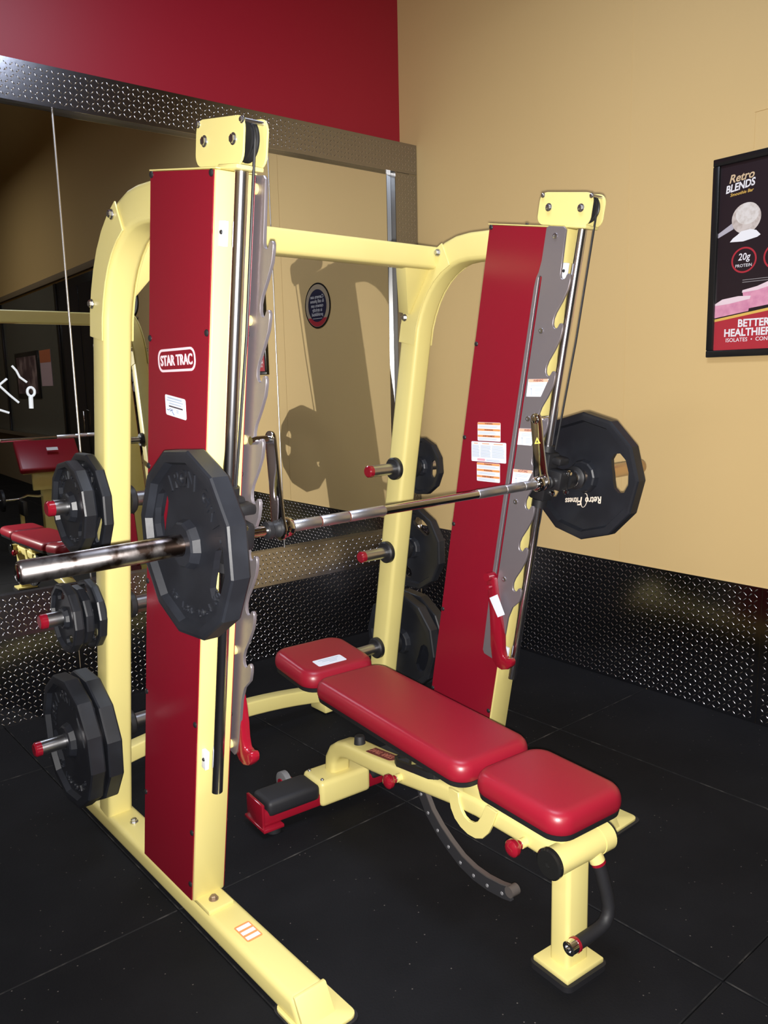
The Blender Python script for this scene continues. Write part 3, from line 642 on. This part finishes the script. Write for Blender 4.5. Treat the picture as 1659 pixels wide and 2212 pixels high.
# ------------------------------------------------------------------ adjustable bench
BA = rad(4.5); aa = V((sin(BA), cos(BA), 0)); ab = V((cos(BA), -sin(BA), 0)); BO = V((1.585, 1.082, 0))
def Bp(s, b, z): return BO + aa*s + ab*b + V((0, 0, z))
bn = thing('weight_bench', 'adjustable yellow bench with three red vinyl pads inside the smith machine', 'bench', tuple(Bp(0.6, 0, 0)))
def pad(name, s0, s1, wdt, z0, z1, rc=0.05):
    def zz(s): return z0 + (z1-z0)*(s-s0)/(s1-s0)
    def ring(ins, dz, r):
        return [Bp(p[0], p[1], zz(p[0])+dz) for p in rrect(lambda a, b: (a, b), s0+ins, s1-ins, -wdt/2+ins, wdt/2-ins, max(r-ins*0.6, 0.01), 7)]
    def stack(rings):
        m = MB(); n = len(rings[0]); vs = []; fs = []
        for r in rings: vs += r
        for k in range(len(rings)-1):
            for i in range(n):
                j = (i+1) % n; fs.append((k*n+i, k*n+j, (k+1)*n+j, (k+1)*n+i))
        fs.append(tuple(reversed(range(n)))); fs.append(tuple((len(rings)-1)*n+i for i in range(n)))
        return m.add(vs, fs)
    p = build(name, stack([ring(0.004, -.057, rc), ring(0.001, -.050, rc), ring(0, -.040, rc), ring(.0012, -.026, rc), ring(.005, -.014, rc), ring(.012, -.0055, rc), ring(.022, -.0012, rc), ring(.034, 0, rc)]), VINYL, bn)
    build('pad_base', stack([ring(.012, -.077, rc), ring(.006, -.073, rc), ring(.003, -.058, rc)]), BLK, p)
    return p
pad('seat_pad', -.004, .318, .268, .509, .512, .055)
pad('backrest_pad', .340, 1.118, .298, .510, .534, .055)
hp = pad('head_pad', 1.136, 1.415, .305, .537, .564, .06)
lab = rrect(lambda a, b: Bp(a, b, .537+.027*(a-1.136)/.279+.0006), 1.180, 1.232, -.075, .045, .006, 3)
build('service_label', MB().prism(lab, (0, 0, .0006)), WHITE, hp)
for k, (b0, b1) in enumerate(((-.055, .03), (-.045, .02), (-.02, .012))):
    s_ = 1.222-.011*k; build('label_print', MB().prism([Bp(s_, b0, .5377+.0968*(s_-1.136)), Bp(s_, b1, .5377+.0968*(s_-1.136)), Bp(s_-.004, b1, .5377+.0968*(s_-1.14)), Bp(s_-.004, b0, .5377+.0968*(s_-1.14))], (0, 0, .0006)), BLUEINK, hp)
# main beam bending down to the rear foot
bp_ = [(.055, .331), (.25, .332), (.40, .329), (.52, .318), (.64, .300), (.78, .277), (.92, .258), (1.02, .249), (1.09, .242), (1.135, .229), (1.172, .204), (1.196, .168), (1.205, .10)]
beam = build('main_beam', MB().sweep([Bp(s, 0, z) for s, z in bp_], ab, .082, .060, rc=.016), YEL, bn)
build('rubber_stop', MB().lathe(Bp(1.045, .0, .273), (0, 0, 1), [(0, .021), (.030, .0185), (.034, .015)], 24), RUB, beam)
ldir = (Bp(.78, 0, .308)-Bp(.95, 0, .284)).normalized(); lo_ = Bp(.905, -.004, .2905+.0012)
def LFx(a, b): return lo_ - ldir*b*-1 + ab*a*-1*-1
lt_ = rrect(lambda a, b: lo_ + ldir*a + ab*b, -.082, .082, -.022, .022, .018, 5)
lu = ab.cross(ldir).normalized()
build('logo_patch', MB().prism(lt_, tuple(lu*.0012 if lu.z > 0 else -lu*.0012)), mat('maroon_print', (0.16, 0.03, 0.03), 0.5), beam)
build('logo_text', text_mb(MB(), 'STAR TRAC', .030, lo_+V((0, 0, .0016)), ldir*-1, ab*-1*-1*-1, .0006, .02, squash=.85), mat('logo_salmon', (0.45, 0.14, 0.10), 0.5), beam)
# black loop handle on top of the beam
hz = lambda s: .331 + (.277-.331)*max(0, (s-.40))/.38 + .036
loop = [(.79, -.03), (.76, -.045), (.70, -.045), (.60, -.045), (.575, -.03), (.575, .03), (.60, .045), (.70, .045), (.76, .045), (.79, .03), (.79, -.03)]
build('carry_handle', MB().sweep([Bp(s, b, hz(s)+.012) for s, b in loop], (0, 0, 1), .022, .009), BLK, bn)
build('handle_brace', MB().sweep([Bp(.58, -.04, hz(.58)+.010), Bp(.66, .0, hz(.66)+.010), Bp(.70, -.042, hz(.7)+.010), Bp(.75, .0, hz(.75)+.010), Bp(.785, -.03, hz(.785)+.010)], (0, 0, 1), .018, .007), BLK, bn)
# pop-pin knobs
for s, z in ((.752, .282), (.197, .322)):
    k = build('pin_stem', MB().cyl(Bp(s, -.035, z), Bp(s, -.058, z), .0135, n=18), YEL, bn)
    build('pin_shank', MB().cyl(Bp(s, -.058, z), Bp(s, -.066, z), .009, n=14), ZINC, k)
    build('pull_knob', MB().lathe(Bp(s, -.064, z), -ab, [(0, .013), (.008, .013), (.013, .020), (.020, .024), (.030, .0235), (.036, .018), (.039, .010)], 24), REDG, k)
# hinge sector ring, strap with adjustment holes
ring_o = [(.505, .352), (.503, .32), (.496, .29), (.478, .264), (.452, .248), (.42, .240), (.388, .242), (.358, .256), (.334, .284), (.316, .32), (.300, .362)]
ring_i = [(.345, .364), (.362, .325), (.378, .300), (.395, .288), (.415, .284), (.434, .290), (.448, .304), (.458, .325), (.462, .352)]
build('hinge_sector', MB().prism([Bp(s, -.048, z) for s, z in ring_o+ring_i], tuple(ab*.010)), YEL, bn, bevel=.0015, seg=1)
build('hinge_sector', MB().prism([Bp(s, .038, z) for s, z in ring_o+ring_i], tuple(ab*.010)), YEL, bn, bevel=.0015, seg=1)
build('hinge_bracket', MB().fbox(Bp, .36, .46, -.032, .032, .35, .434), YEL, bn, bevel=.004)
build('hinge_bolt', MB().cyl(Bp(.515, -.050, .415), Bp(.515, .050, .415), .015, n=18), BLK, bn)
build('seat_bracket', MB().fbox(Bp, .08, .27, -.03, .03, .36, .434), YEL, bn, bevel=.004)
hl = [(.653, .262), (.619, .214), (.573, .176), (.522, .146), (.468, .121), (.41, .109), (.352, .108), (.292, .116)]
cen = [(.665, .288)] + hl + [(.262, .124)]
lo = []; hi = []
for i, (s, z) in enumerate(cen):
    a = V((cen[min(i+1, len(cen)-1)][0]-cen[max(i-1, 0)][0], cen[min(i+1, len(cen)-1)][1]-cen[max(i-1, 0)][1])).normalized(); n_ = V((a.y, -a.x))
    up_ = n_ if n_.y > 0 or (n_.x < 0) else -n_
    hi.append((s+n_.x*.027, z+n_.y*.027)); lo.append((s-n_.x*.016, z-n_.y*.016))
strap = build('adjustment_strap', MB().prism([Bp(s, -.035, z) for s, z in hi+lo[::-1]], tuple(ab*.014)), mat('dark_steel_strap', (0.035, 0.035, 0.04), 0.45, 0.3), bn, bevel=.001, seg=1)
for i, (s, z) in enumerate(hl): build('lit_strap_hole', MB().lathe(Bp(s, -.035, z), -ab, [(0, .0055), (.0012, .005)], 14), mat('lit_hole_disc', (0.42, 0.42, 0.45), 0.4, 0.6), strap)  # pale discs stand for light showing through the holes
e = [V(hi[i]) for i in range(len(hi))]
build('strap_edge', MB().sweep([Bp(s, -.028, z) for s, z in hi], ab, .015, .004), mat('brown_steel_edge', (0.17, 0.15, 0.145), 0.4, 0.6), strap)
build('strap_lug', MB().cyl(Bp(.258, -.042, .140), Bp(.258, -.012, .140), .016, n=18), mat('brown_steel_edge', (0.17, 0.15, 0.145), 0.4, 0.6), strap)
# pivot tube, front leg, foot
pv = build('pivot_tube', MB().cyl(Bp(.078, -.070, .332), Bp(.078, .142, .332), .0375, n=32), YEL, bn)
build('pivot_collar', MB().cyl(Bp(.078, .10, .332), Bp(.078, .140, .332), .0395, n=32), YEL, pv)
build('pivot_cap', MB().lathe(Bp(.078, -.070, .332), -ab, [(0, .041), (.010, .041), (.014, .036), (.014, .008), (.009, .007), (.009, .001)], 32), mat('glossy_black_cap', (0.012, 0.012, 0.012), 0.12), pv)
build('pivot_cap', MB().lathe(Bp(.078, .142, .332), ab, [(0, .0385), (.005, .0385), (.008, .030)], 32), MATS['glossy_black_cap'], pv)
build('leg', MB().sweep([Bp(.082, .006, .330), Bp(.082, .006, .026)], ab, .084, .064, rc=.012), YEL, bn)
ft = build('foot_plate', MB().prism([Bp(.022, -.066, .016), Bp(.022, .075, .016), Bp(.142, .075, .016), Bp(.142, -.066, .016)], (0, 0, .014)), YEL, bn, bevel=.003)
build('foot_rubber', MB().prism(rrect(lambda a, b: Bp(a, b, 0), .012, .152, -.076, .085, .02), (0, 0, .0165)), RUB, ft)
# U-shaped hand grip in front of the leg
hd = build('hand_grip', MB().pipe([Bp(.030, -.028, .112), Bp(.030, .02, .113), Bp(.030, .062, .115), Bp(.030, .085, .122), Bp(.031, .100, .140), Bp(.033, .104, .165), Bp(.038, .100, .20), Bp(.046, .090, .25), Bp(.053, .083, .285)], .0175, 18), RUB, bn)
build('grip_end', MB().lathe(Bp(.030, -.030, .112), -ab, [(0, .019), (.026, .019), (.028, .016), (.028, .010), (.018, .009)], 24), CHR, hd)
build('grip_ring', MB().cyl(Bp(.030, -.034, .112), Bp(.030, -.026, .112), .0205, n=24), REDG, hd)
build('grip_ring', MB().cyl(Bp(.0525, .0835, .283), Bp(.055, .081, .291), .0205, n=24), REDG, hd)
build('grip_socket', MB().cyl(Bp(.055, .081, .290), Bp(.062, .075, .312), .021, n=24), YEL, hd)
# rear cross foot
rf = build('cross_foot', MB().fbox(Bp, 1.145, 1.255, -.345, .345, .030, .085), REDG, bn, bevel=.010, seg=2)
build('foot_grip', MB().fbox(Bp, 1.138, 1.262, -.325, -.112, .058, .118), RUB, rf, bevel=.018, seg=3)
build('foot_grip', MB().fbox(Bp, 1.138, 1.262, .112, .325, .058, .118), RUB, rf, bevel=.018, seg=3)
sl = build('foot_sleeve', MB().fbox(Bp, 1.132, 1.268, -.115, .105, .026, .124), YEL, rf, bevel=.018, seg=3)
for s, b in ((1.155, -.095), (1.245, -.095), (1.155, .085), (1.245, .085)): bolt('bolt', Bp(s, b, .1235), (0, 0, 1), .007, .006, ZINC, rf, dome=True)
for sg in (-1, 1):
    build('foot_end', MB().fbox(Bp, 1.140, 1.260, sg*.343-.006, sg*.343+.006, .022, .115), REDG, rf, bevel=.004)
    build('foot_flange', MB().fbox(Bp, 1.125, 1.275, sg*.312-.040, sg*.312+.040, .018, .030), REDG, rf, bevel=.003)
    build('foot_puck', MB().cyl(Bp(1.155, sg*.30, 0), Bp(1.155, sg*.30, .019), .026, n=24), RUB, rf)
    build('foot_puck', MB().cyl(Bp(1.245, sg*.30, 0), Bp(1.245, sg*.30, .019), .026, n=24), RUB, rf)
    wh = build('wheel', MB().lathe(Bp(1.315, sg*.165-.014, .070), ab, [(0, .030), (.003, .044), (.025, .044), (.028, .030)], 28), GREYR, rf)
    build('wheel_hub', MB().cyl(Bp(1.315, sg*.165-.018, .070), Bp(1.315, sg*.165+.018, .070), .020, n=18), REDG, rf)
    build('wheel_arm', MB().sweep([Bp(1.25, sg*.165-.024*sg, .07), Bp(1.32, sg*.165-.024*sg, .07)], ab, .008, .03), REDG, rf)

# ------------------------------------------------------------------ poster on the tan wall
X0 = XW - 0.0
po = thing('poster', 'black framed smoothie bar poster on the tan wall', 'poster', (XW, 1.55, 1.62))
pY0, pY1, pZ0, pZ1 = 1.832, 1.262, 1.618, 2.446
fw = .030
fm = MB()
for (ya, yb, za, zb) in ((pY1, pY0, pZ0, pZ0+fw), (pY1, pY0, pZ1-fw, pZ1), (pY1, pY1+fw, pZ0+fw, pZ1-fw), (pY0-fw, pY0, pZ0+fw, pZ1-fw)):
    build('frame_bar', MB().box(XW-.022, XW, ya, yb, za, zb), FRAME, po, bevel=.004, seg=2)
xp = XW-.008
pr_ = build('print', MB().box(xp, XW-.001, pY1+fw-.004, pY0-fw+.004, pZ0+fw-.004, pZ1-fw+.004), PBLK, po)
RR, UU = V((0, -1, 0)), V((0, 0, 1))
def flat(name, pts, m, d=1): return build(name, MB().prism([(xp-.0004*d, y, z) for y, z in pts], (-.0004, 0, 0)), m, pr_)
yl, yr, zb = pY0-fw, pY1+fw, pZ0+fw
flat('red_field', [(yl, zb), (yr, zb), (yr, 1.84), (yl, 1.770)], PRED)
flat('gold_stripe', [(yl, 1.770), (yr, 1.840), (yr, 1.852), (yl, 1.781)], PYEL, 2)
def ptext(t, size, y, z, m, bold=.02, shear=0.0, align='LEFT', sq=1.0, tilt=0.0):
    r_ = V((0, -cos(tilt), sin(tilt))); u_ = V((0, sin(tilt), cos(tilt)))
    build('print_text', text_mb(MB(), t, size, (xp-.0012, y, z), r_, u_, .0004, bold, align, shear, 1.0, sq), m, pr_)
ptext('Retro', .046, 1.765, 2.352, GOLD, .02, .3, tilt=.07); ptext('BLENDS', .042, 1.778, 2.312, PAPER, .03, .25, tilt=.12, sq=.85); ptext('Smoothie Bar', .018, 1.756, 2.289, PYEL, .015, .25, tilt=.07)
flat('scoop_handle', [(yl, 2.122), (1.735, 2.150), (1.735, 2.178), (yl, 2.140)], mat('poster_grey', (0.45, 0.42, 0.48), .5))
flat('scoop', [(1.681+.063*cos(2*pi*i/28), 2.187+.062*sin(2*pi*i/28)) for i in range(28)], PPOW, 2)
flat('scoop_rim', [(1.681+.050*cos(2*pi*i/28)-.004, 2.205+.044*sin(2*pi*i/28)) for i in range(28)], mat('poster_pale_powder', (0.72, 0.68, 0.66), .5, noise=(60, (0.58, 0.52, 0.48), .4, .7)), 3)
flat('powder_heap', [(1.748, 2.098), (1.735, 2.112), (1.715, 2.124), (1.70, 2.136), (1.66, 2.140), (1.635, 2.132), (1.616, 2.112), (1.63, 2.104), (1.69, 2.094)], mat('poster_white', (0.82, 0.82, 0.86), .5), 4)
for yc, a_, b_ in ((1.683, '20g', 'PROTEIN'), (1.545, '', ''), (1.407, '', '')):
    build('badge_ring', MB().prism([(xp-.0004, yc+.055*cos(2*pi*i/32), 2.018+.053*sin(2*pi*i/32)) for i in range(32)], (-.0005, 0, 0), [[(xp-.0004, yc+.048*cos(2*pi*i/32), 2.018+.046*sin(2*pi*i/32)) for i in range(32)]]), PRED, pr_)
    if a_: ptext(a_, .040, yc, 2.030, PAPER, .012, .15, 'CENTER', .9); ptext(b_, .018, yc, 1.995, PAPER, 0, 0, 'CENTER')
for k in range(2): flat('fine_print', [(1.685, 1.9345-.009*k), (1.33, 1.9345-.009*k), (1.33, 1.9368-.009*k), (1.685, 1.9368-.009*k)], mat('poster_fine_print', (0.30, 0.28, 0.29), .5))
flat('shake_cup', [(1.668, 1.815), (1.36, 1.85), (1.35, 1.905), (1.45, 1.925), (1.56, 1.918), (1.62, 1.900), (1.682, 1.892), (1.68, 1.878)], PPNK, 3)
flat('shake_froth', [(1.684, 1.884), (1.682, 1.894), (1.62, 1.905), (1.57, 1.922), (1.48, 1.93), (1.45, 1.92), (1.56, 1.903), (1.62, 1.889)], mat('poster_froth', (0.80, 0.62, 0.68), .5), 4)
flat('shake_cup', [(yl, 1.786), (1.652, 1.806), (1.646, 1.862), (1.70, 1.866), (1.76, 1.860), (yl, 1.842)], PPNK, 5)
flat('shake_froth', [(yl, 1.838), (1.74, 1.842), (1.648, 1.856), (1.644, 1.868), (1.70, 1.871), (1.77, 1.863), (yl, 1.846)], mat('poster_froth', (0.80, 0.62, 0.68), .5), 6)
ptext('BETTER', .044, 1.697, 1.756, PAPER, .03, 0, 'LEFT', .92); ptext('HEALTHIER', .044, 1.757, 1.718, PAPER, .03, 0, 'LEFT', .92); ptext('ISOLATES  •  CONCENTRATES', .023, 1.748, 1.688, PAPER, .005)

# round notice on the tan wall (seen in the mirror)
sg_ = thing('round_notice', 'round camera-ban notice on the tan wall behind the far upright', 'sign', (XW, 2.74, 2.095))
def disc(r, x0, th=.001, cy=2.74, cz=2.095): return MB().prism([(x0, cy+r*cos(2*pi*i/48), cz+r*sin(2*pi*i/48)) for i in range(48)], (-th, 0, 0))
build('sign_rim', disc(.161, XW-.0005, .004), FRAME, sg_); build('sign_band', disc(.150, XW-.0045, .0006), mat('sign_tan_band', (0.40, 0.32, 0.22), .5), sg_)
build('sign_red_band', MB().prism([(XW-.0052, 2.74+.148*cos(rad(a)), 2.095+.148*sin(rad(a))) for a in range(215, 326, 6)], (-.0004, 0, 0)), PRED, sg_)
build('sign_face', disc(.115, XW-.0057, .0006), NAVY, sg_)
for k, ln in enumerate(('Camera use', '& cell phone', 'camera use', 'is strictly', 'prohibited')):
    build('sign_text', text_mb(MB(), ln, .034, (XW-.0066, 2.74, 2.157-.031*k), RR, UU, .0004, .015), SILV, sg_)
build('sign_line', MB().box(XW-.0068, XW-.0064, 2.68, 2.80, 2.0025, 2.006), SILV, sg_)

# vertical banner and oval sign, dark door and window further along the tan wall (seen in the mirror)
bnr = thing('vertical_banner', 'tall black banner with rotated white SERIES lettering on the tan wall', 'banner', (XW, -1.2, 1.3))
build('banner_cloth', MB().box(XW-.009, XW-.001, -1.39, -1.04, 1.28, 2.28), PBLK, bnr, bevel=.001)
build('banner_rod', MB().cyl((XW-.012, -1.41, 2.288), (XW-.012, -1.02, 2.288), .008), ZINC, bnr)
build('banner_text', text_mb(MB(), 'SERIES', .25, (XW-.0085, -1.22, 1.83), (0, 0, -1), (0, -1, 0), .0006, .03), PAPER, bnr)
ov = thing('oval_sign', 'oval black and white number sign above the vertical banner', 'sign', (XW, -1.16, 2.46))
def oval(a, b, x0, th): return MB().prism([(x0, -1.16+a*cos(2*pi*i/40), 2.465+b*sin(2*pi*i/40)) for i in range(40)], (-th, 0, 0))
build('sign_rim', oval(.18, .165, XW, .006), FRAME, ov); build('sign_face', oval(.155, .142, XW-.006, .0008), SILV, ov); build('sign_mark', MB().box(XW-.0075, XW-.0068, -1.18, -1.145, 2.40, 2.53), PBLK, ov)
dr = struct(build('door_1', MB().box(XW-.03, XW, -3.85, -2.05, 0.0, 2.94), FRAME, bevel=.004))
build('pane', MB().box(XW-.034, XW-.030, -3.74, -3.00, 0.12, 2.83), GLASSD, dr); build('pane', MB().box(XW-.034, XW-.030, -2.90, -2.16, 0.12, 2.83), GLASSD, dr)
build('door_handle', MB().pipe([(XW-.034, -3.03, .95), (XW-.07, -3.03, .96), (XW-.07, -3.03, 1.24), (XW-.034, -3.03, 1.25)], .01), CHR, dr)
struct(build('trim_8', MB().box(XW-.05, XW, -9.4, -2.0, 2.97, 3.05), DARKW, bevel=.004))
wi = struct(build('window_1', MB().box(XW-.012, XW, -9.3, -3.90, .86, 2.94), GLASSG))
for y in (-9.3, -7.3, -4.0): build('window_frame', MB().box(XW-.04, XW, y, y+.10, .86, 2.94), FRAME, wi, bevel=.003)
build('window_sill', MB().box(XW-.12, XW, -9.35, -3.88, .80, .86), CHR, wi, bevel=.004)
struct(build('trim_9', MB().box(XW-.02, XW, -9.35, -3.88, 0, .80), DARKW))
fp = thing('framed_photo', 'dark framed photo on the window glass seen through the mirror', 'picture', (XW, -5.85, 1.40))
build('frame', MB().box(XW-.03, XW-.0121, -6.55, -5.15, 1.40, 2.11), FRAME, fp, bevel=.004); build('print', MB().box(XW-.032, XW-.030, -6.45, -5.25, 1.47, 2.04), mat('muted_photo_print', (0.10, 0.06, 0.07), .4, noise=(4, (0.36, 0.26, 0.26), .45, .65)), fp)
fl = thing('flyer', 'orange and pink flyer beside the framed photo on the window', 'flyer', (XW, -4.75, 1.58))
build('sheet', MB().box(XW-.016, XW-.0122, -5.08, -4.50, 1.58, 2.10), mat('flyer_pink', (0.55, 0.40, 0.45), .5), fl); build('print', MB().box(XW-.0175, XW-.016, -5.08, -4.50, 1.92, 2.10), mat('flyer_orange', (0.50, 0.15, 0.07), .5), fl)

# preacher-curl bench standing to the side, visible only in the mirror
pc = thing('preacher_bench', 'yellow and red preacher curl bench reflected at the mirror edge', 'bench', (2.48, -.15, 0))
def slab(name, c, w_, h_, t_, ang, m, par, bev=.02):
    c = V(c); u_ = V((0, -cos(ang), sin(ang))); n_ = V((0, sin(ang), cos(ang))); x_ = V((1, 0, 0))
    return build(name, MB().fbox(lambda a, b, d: c + x_*a + u_*b + n_*d, -w_/2, w_/2, -h_/2, h_/2, -t_/2, t_/2), m, par, bevel=bev, seg=3)
ap = slab('arm_pad', (2.49, -.12, .92), .56, .36, .07, rad(48), VINYL, pc, .022)
slab('service_label', (2.52, -.068, .985), .10, .035, .003, rad(48), WHITE, ap, 0)
slab('pad_backing', (2.49, -.165, .895), .50, .34, .03, rad(48), YEL, pc, .006)
build('column', MB().box(2.43, 2.55, -.30, -.20, .05, .88), YEL, pc, bevel=.012)
build('face_plate', MB().box(2.33, 2.66, -.14, -.10, .60, .78), YEL, pc, bevel=.006)
build('seat', MB().box(2.33, 2.65, .28, .62, .47, .54), VINYL, pc, bevel=.022, seg=3)
build('seat_post', MB().box(2.44, 2.54, .40, .50, .05, .47), YEL, pc, bevel=.010)
build('base_rail', MB().box(2.44, 2.54, -.32, .60, .0, .07), YEL, pc, bevel=.010)
build('base_foot', MB().box(2.20, 2.78, -.34, -.24, .0, .07), YEL, pc, bevel=.010); build('base_foot', MB().box(2.28, 2.70, .50, .60, .0, .07), YEL, pc, bevel=.010)
for x in (2.25, 2.73):
    build('bar_hook', MB().box(x-.02, x+.02, -.36, -.14, .36, .50), BLK, pc, bevel=.008); build('hook_strut', MB().box(x-.015, x+.015, -.34, -.28, .07, .37), YEL, pc, bevel=.005)
cb = thing('curl_bar', 'zigzag curl bar with small plates resting on the preacher bench', 'barbell', (2.49, -.25, .515))
build('shaft', MB().pipe([(1.95, -.25, .514), (2.22, -.25, .514), (2.30, -.25, .545), (2.40, -.25, .525), (2.49, -.25, .540), (2.58, -.25, .525), (2.68, -.25, .545), (2.76, -.25, .514), (3.03, -.25, .514)], .013, 14), CHR, cb)
for x in (2.06, 2.90): build('end_plate', MB().lathe((x, -.25, .514), (1, 0, 0), [(0, .098), (.004, .105), (.026, .105), (.03, .098)], 28), PLATE, cb)
for o in (pc, cb): o.location += V((-.32, -.14, 0))

# the walls run a little askew to the machine: turn the shell and what hangs on it about the tan wall
RM = Matrix.Translation((XW, 2.16, 0)) @ Matrix.Rotation(rad(-1.5), 4, 'Z') @ Matrix.Translation((-XW, -2.16, 0))
for o in list(COL.objects):
    if o.parent is None and (o.name.startswith(('wall_', 'trim_', 'door_', 'window_')) or o in (mir, wrt, po, sg_, bnr, ov, fp, fl)):
        o.matrix_world = RM @ Matrix.Translation(o.location)
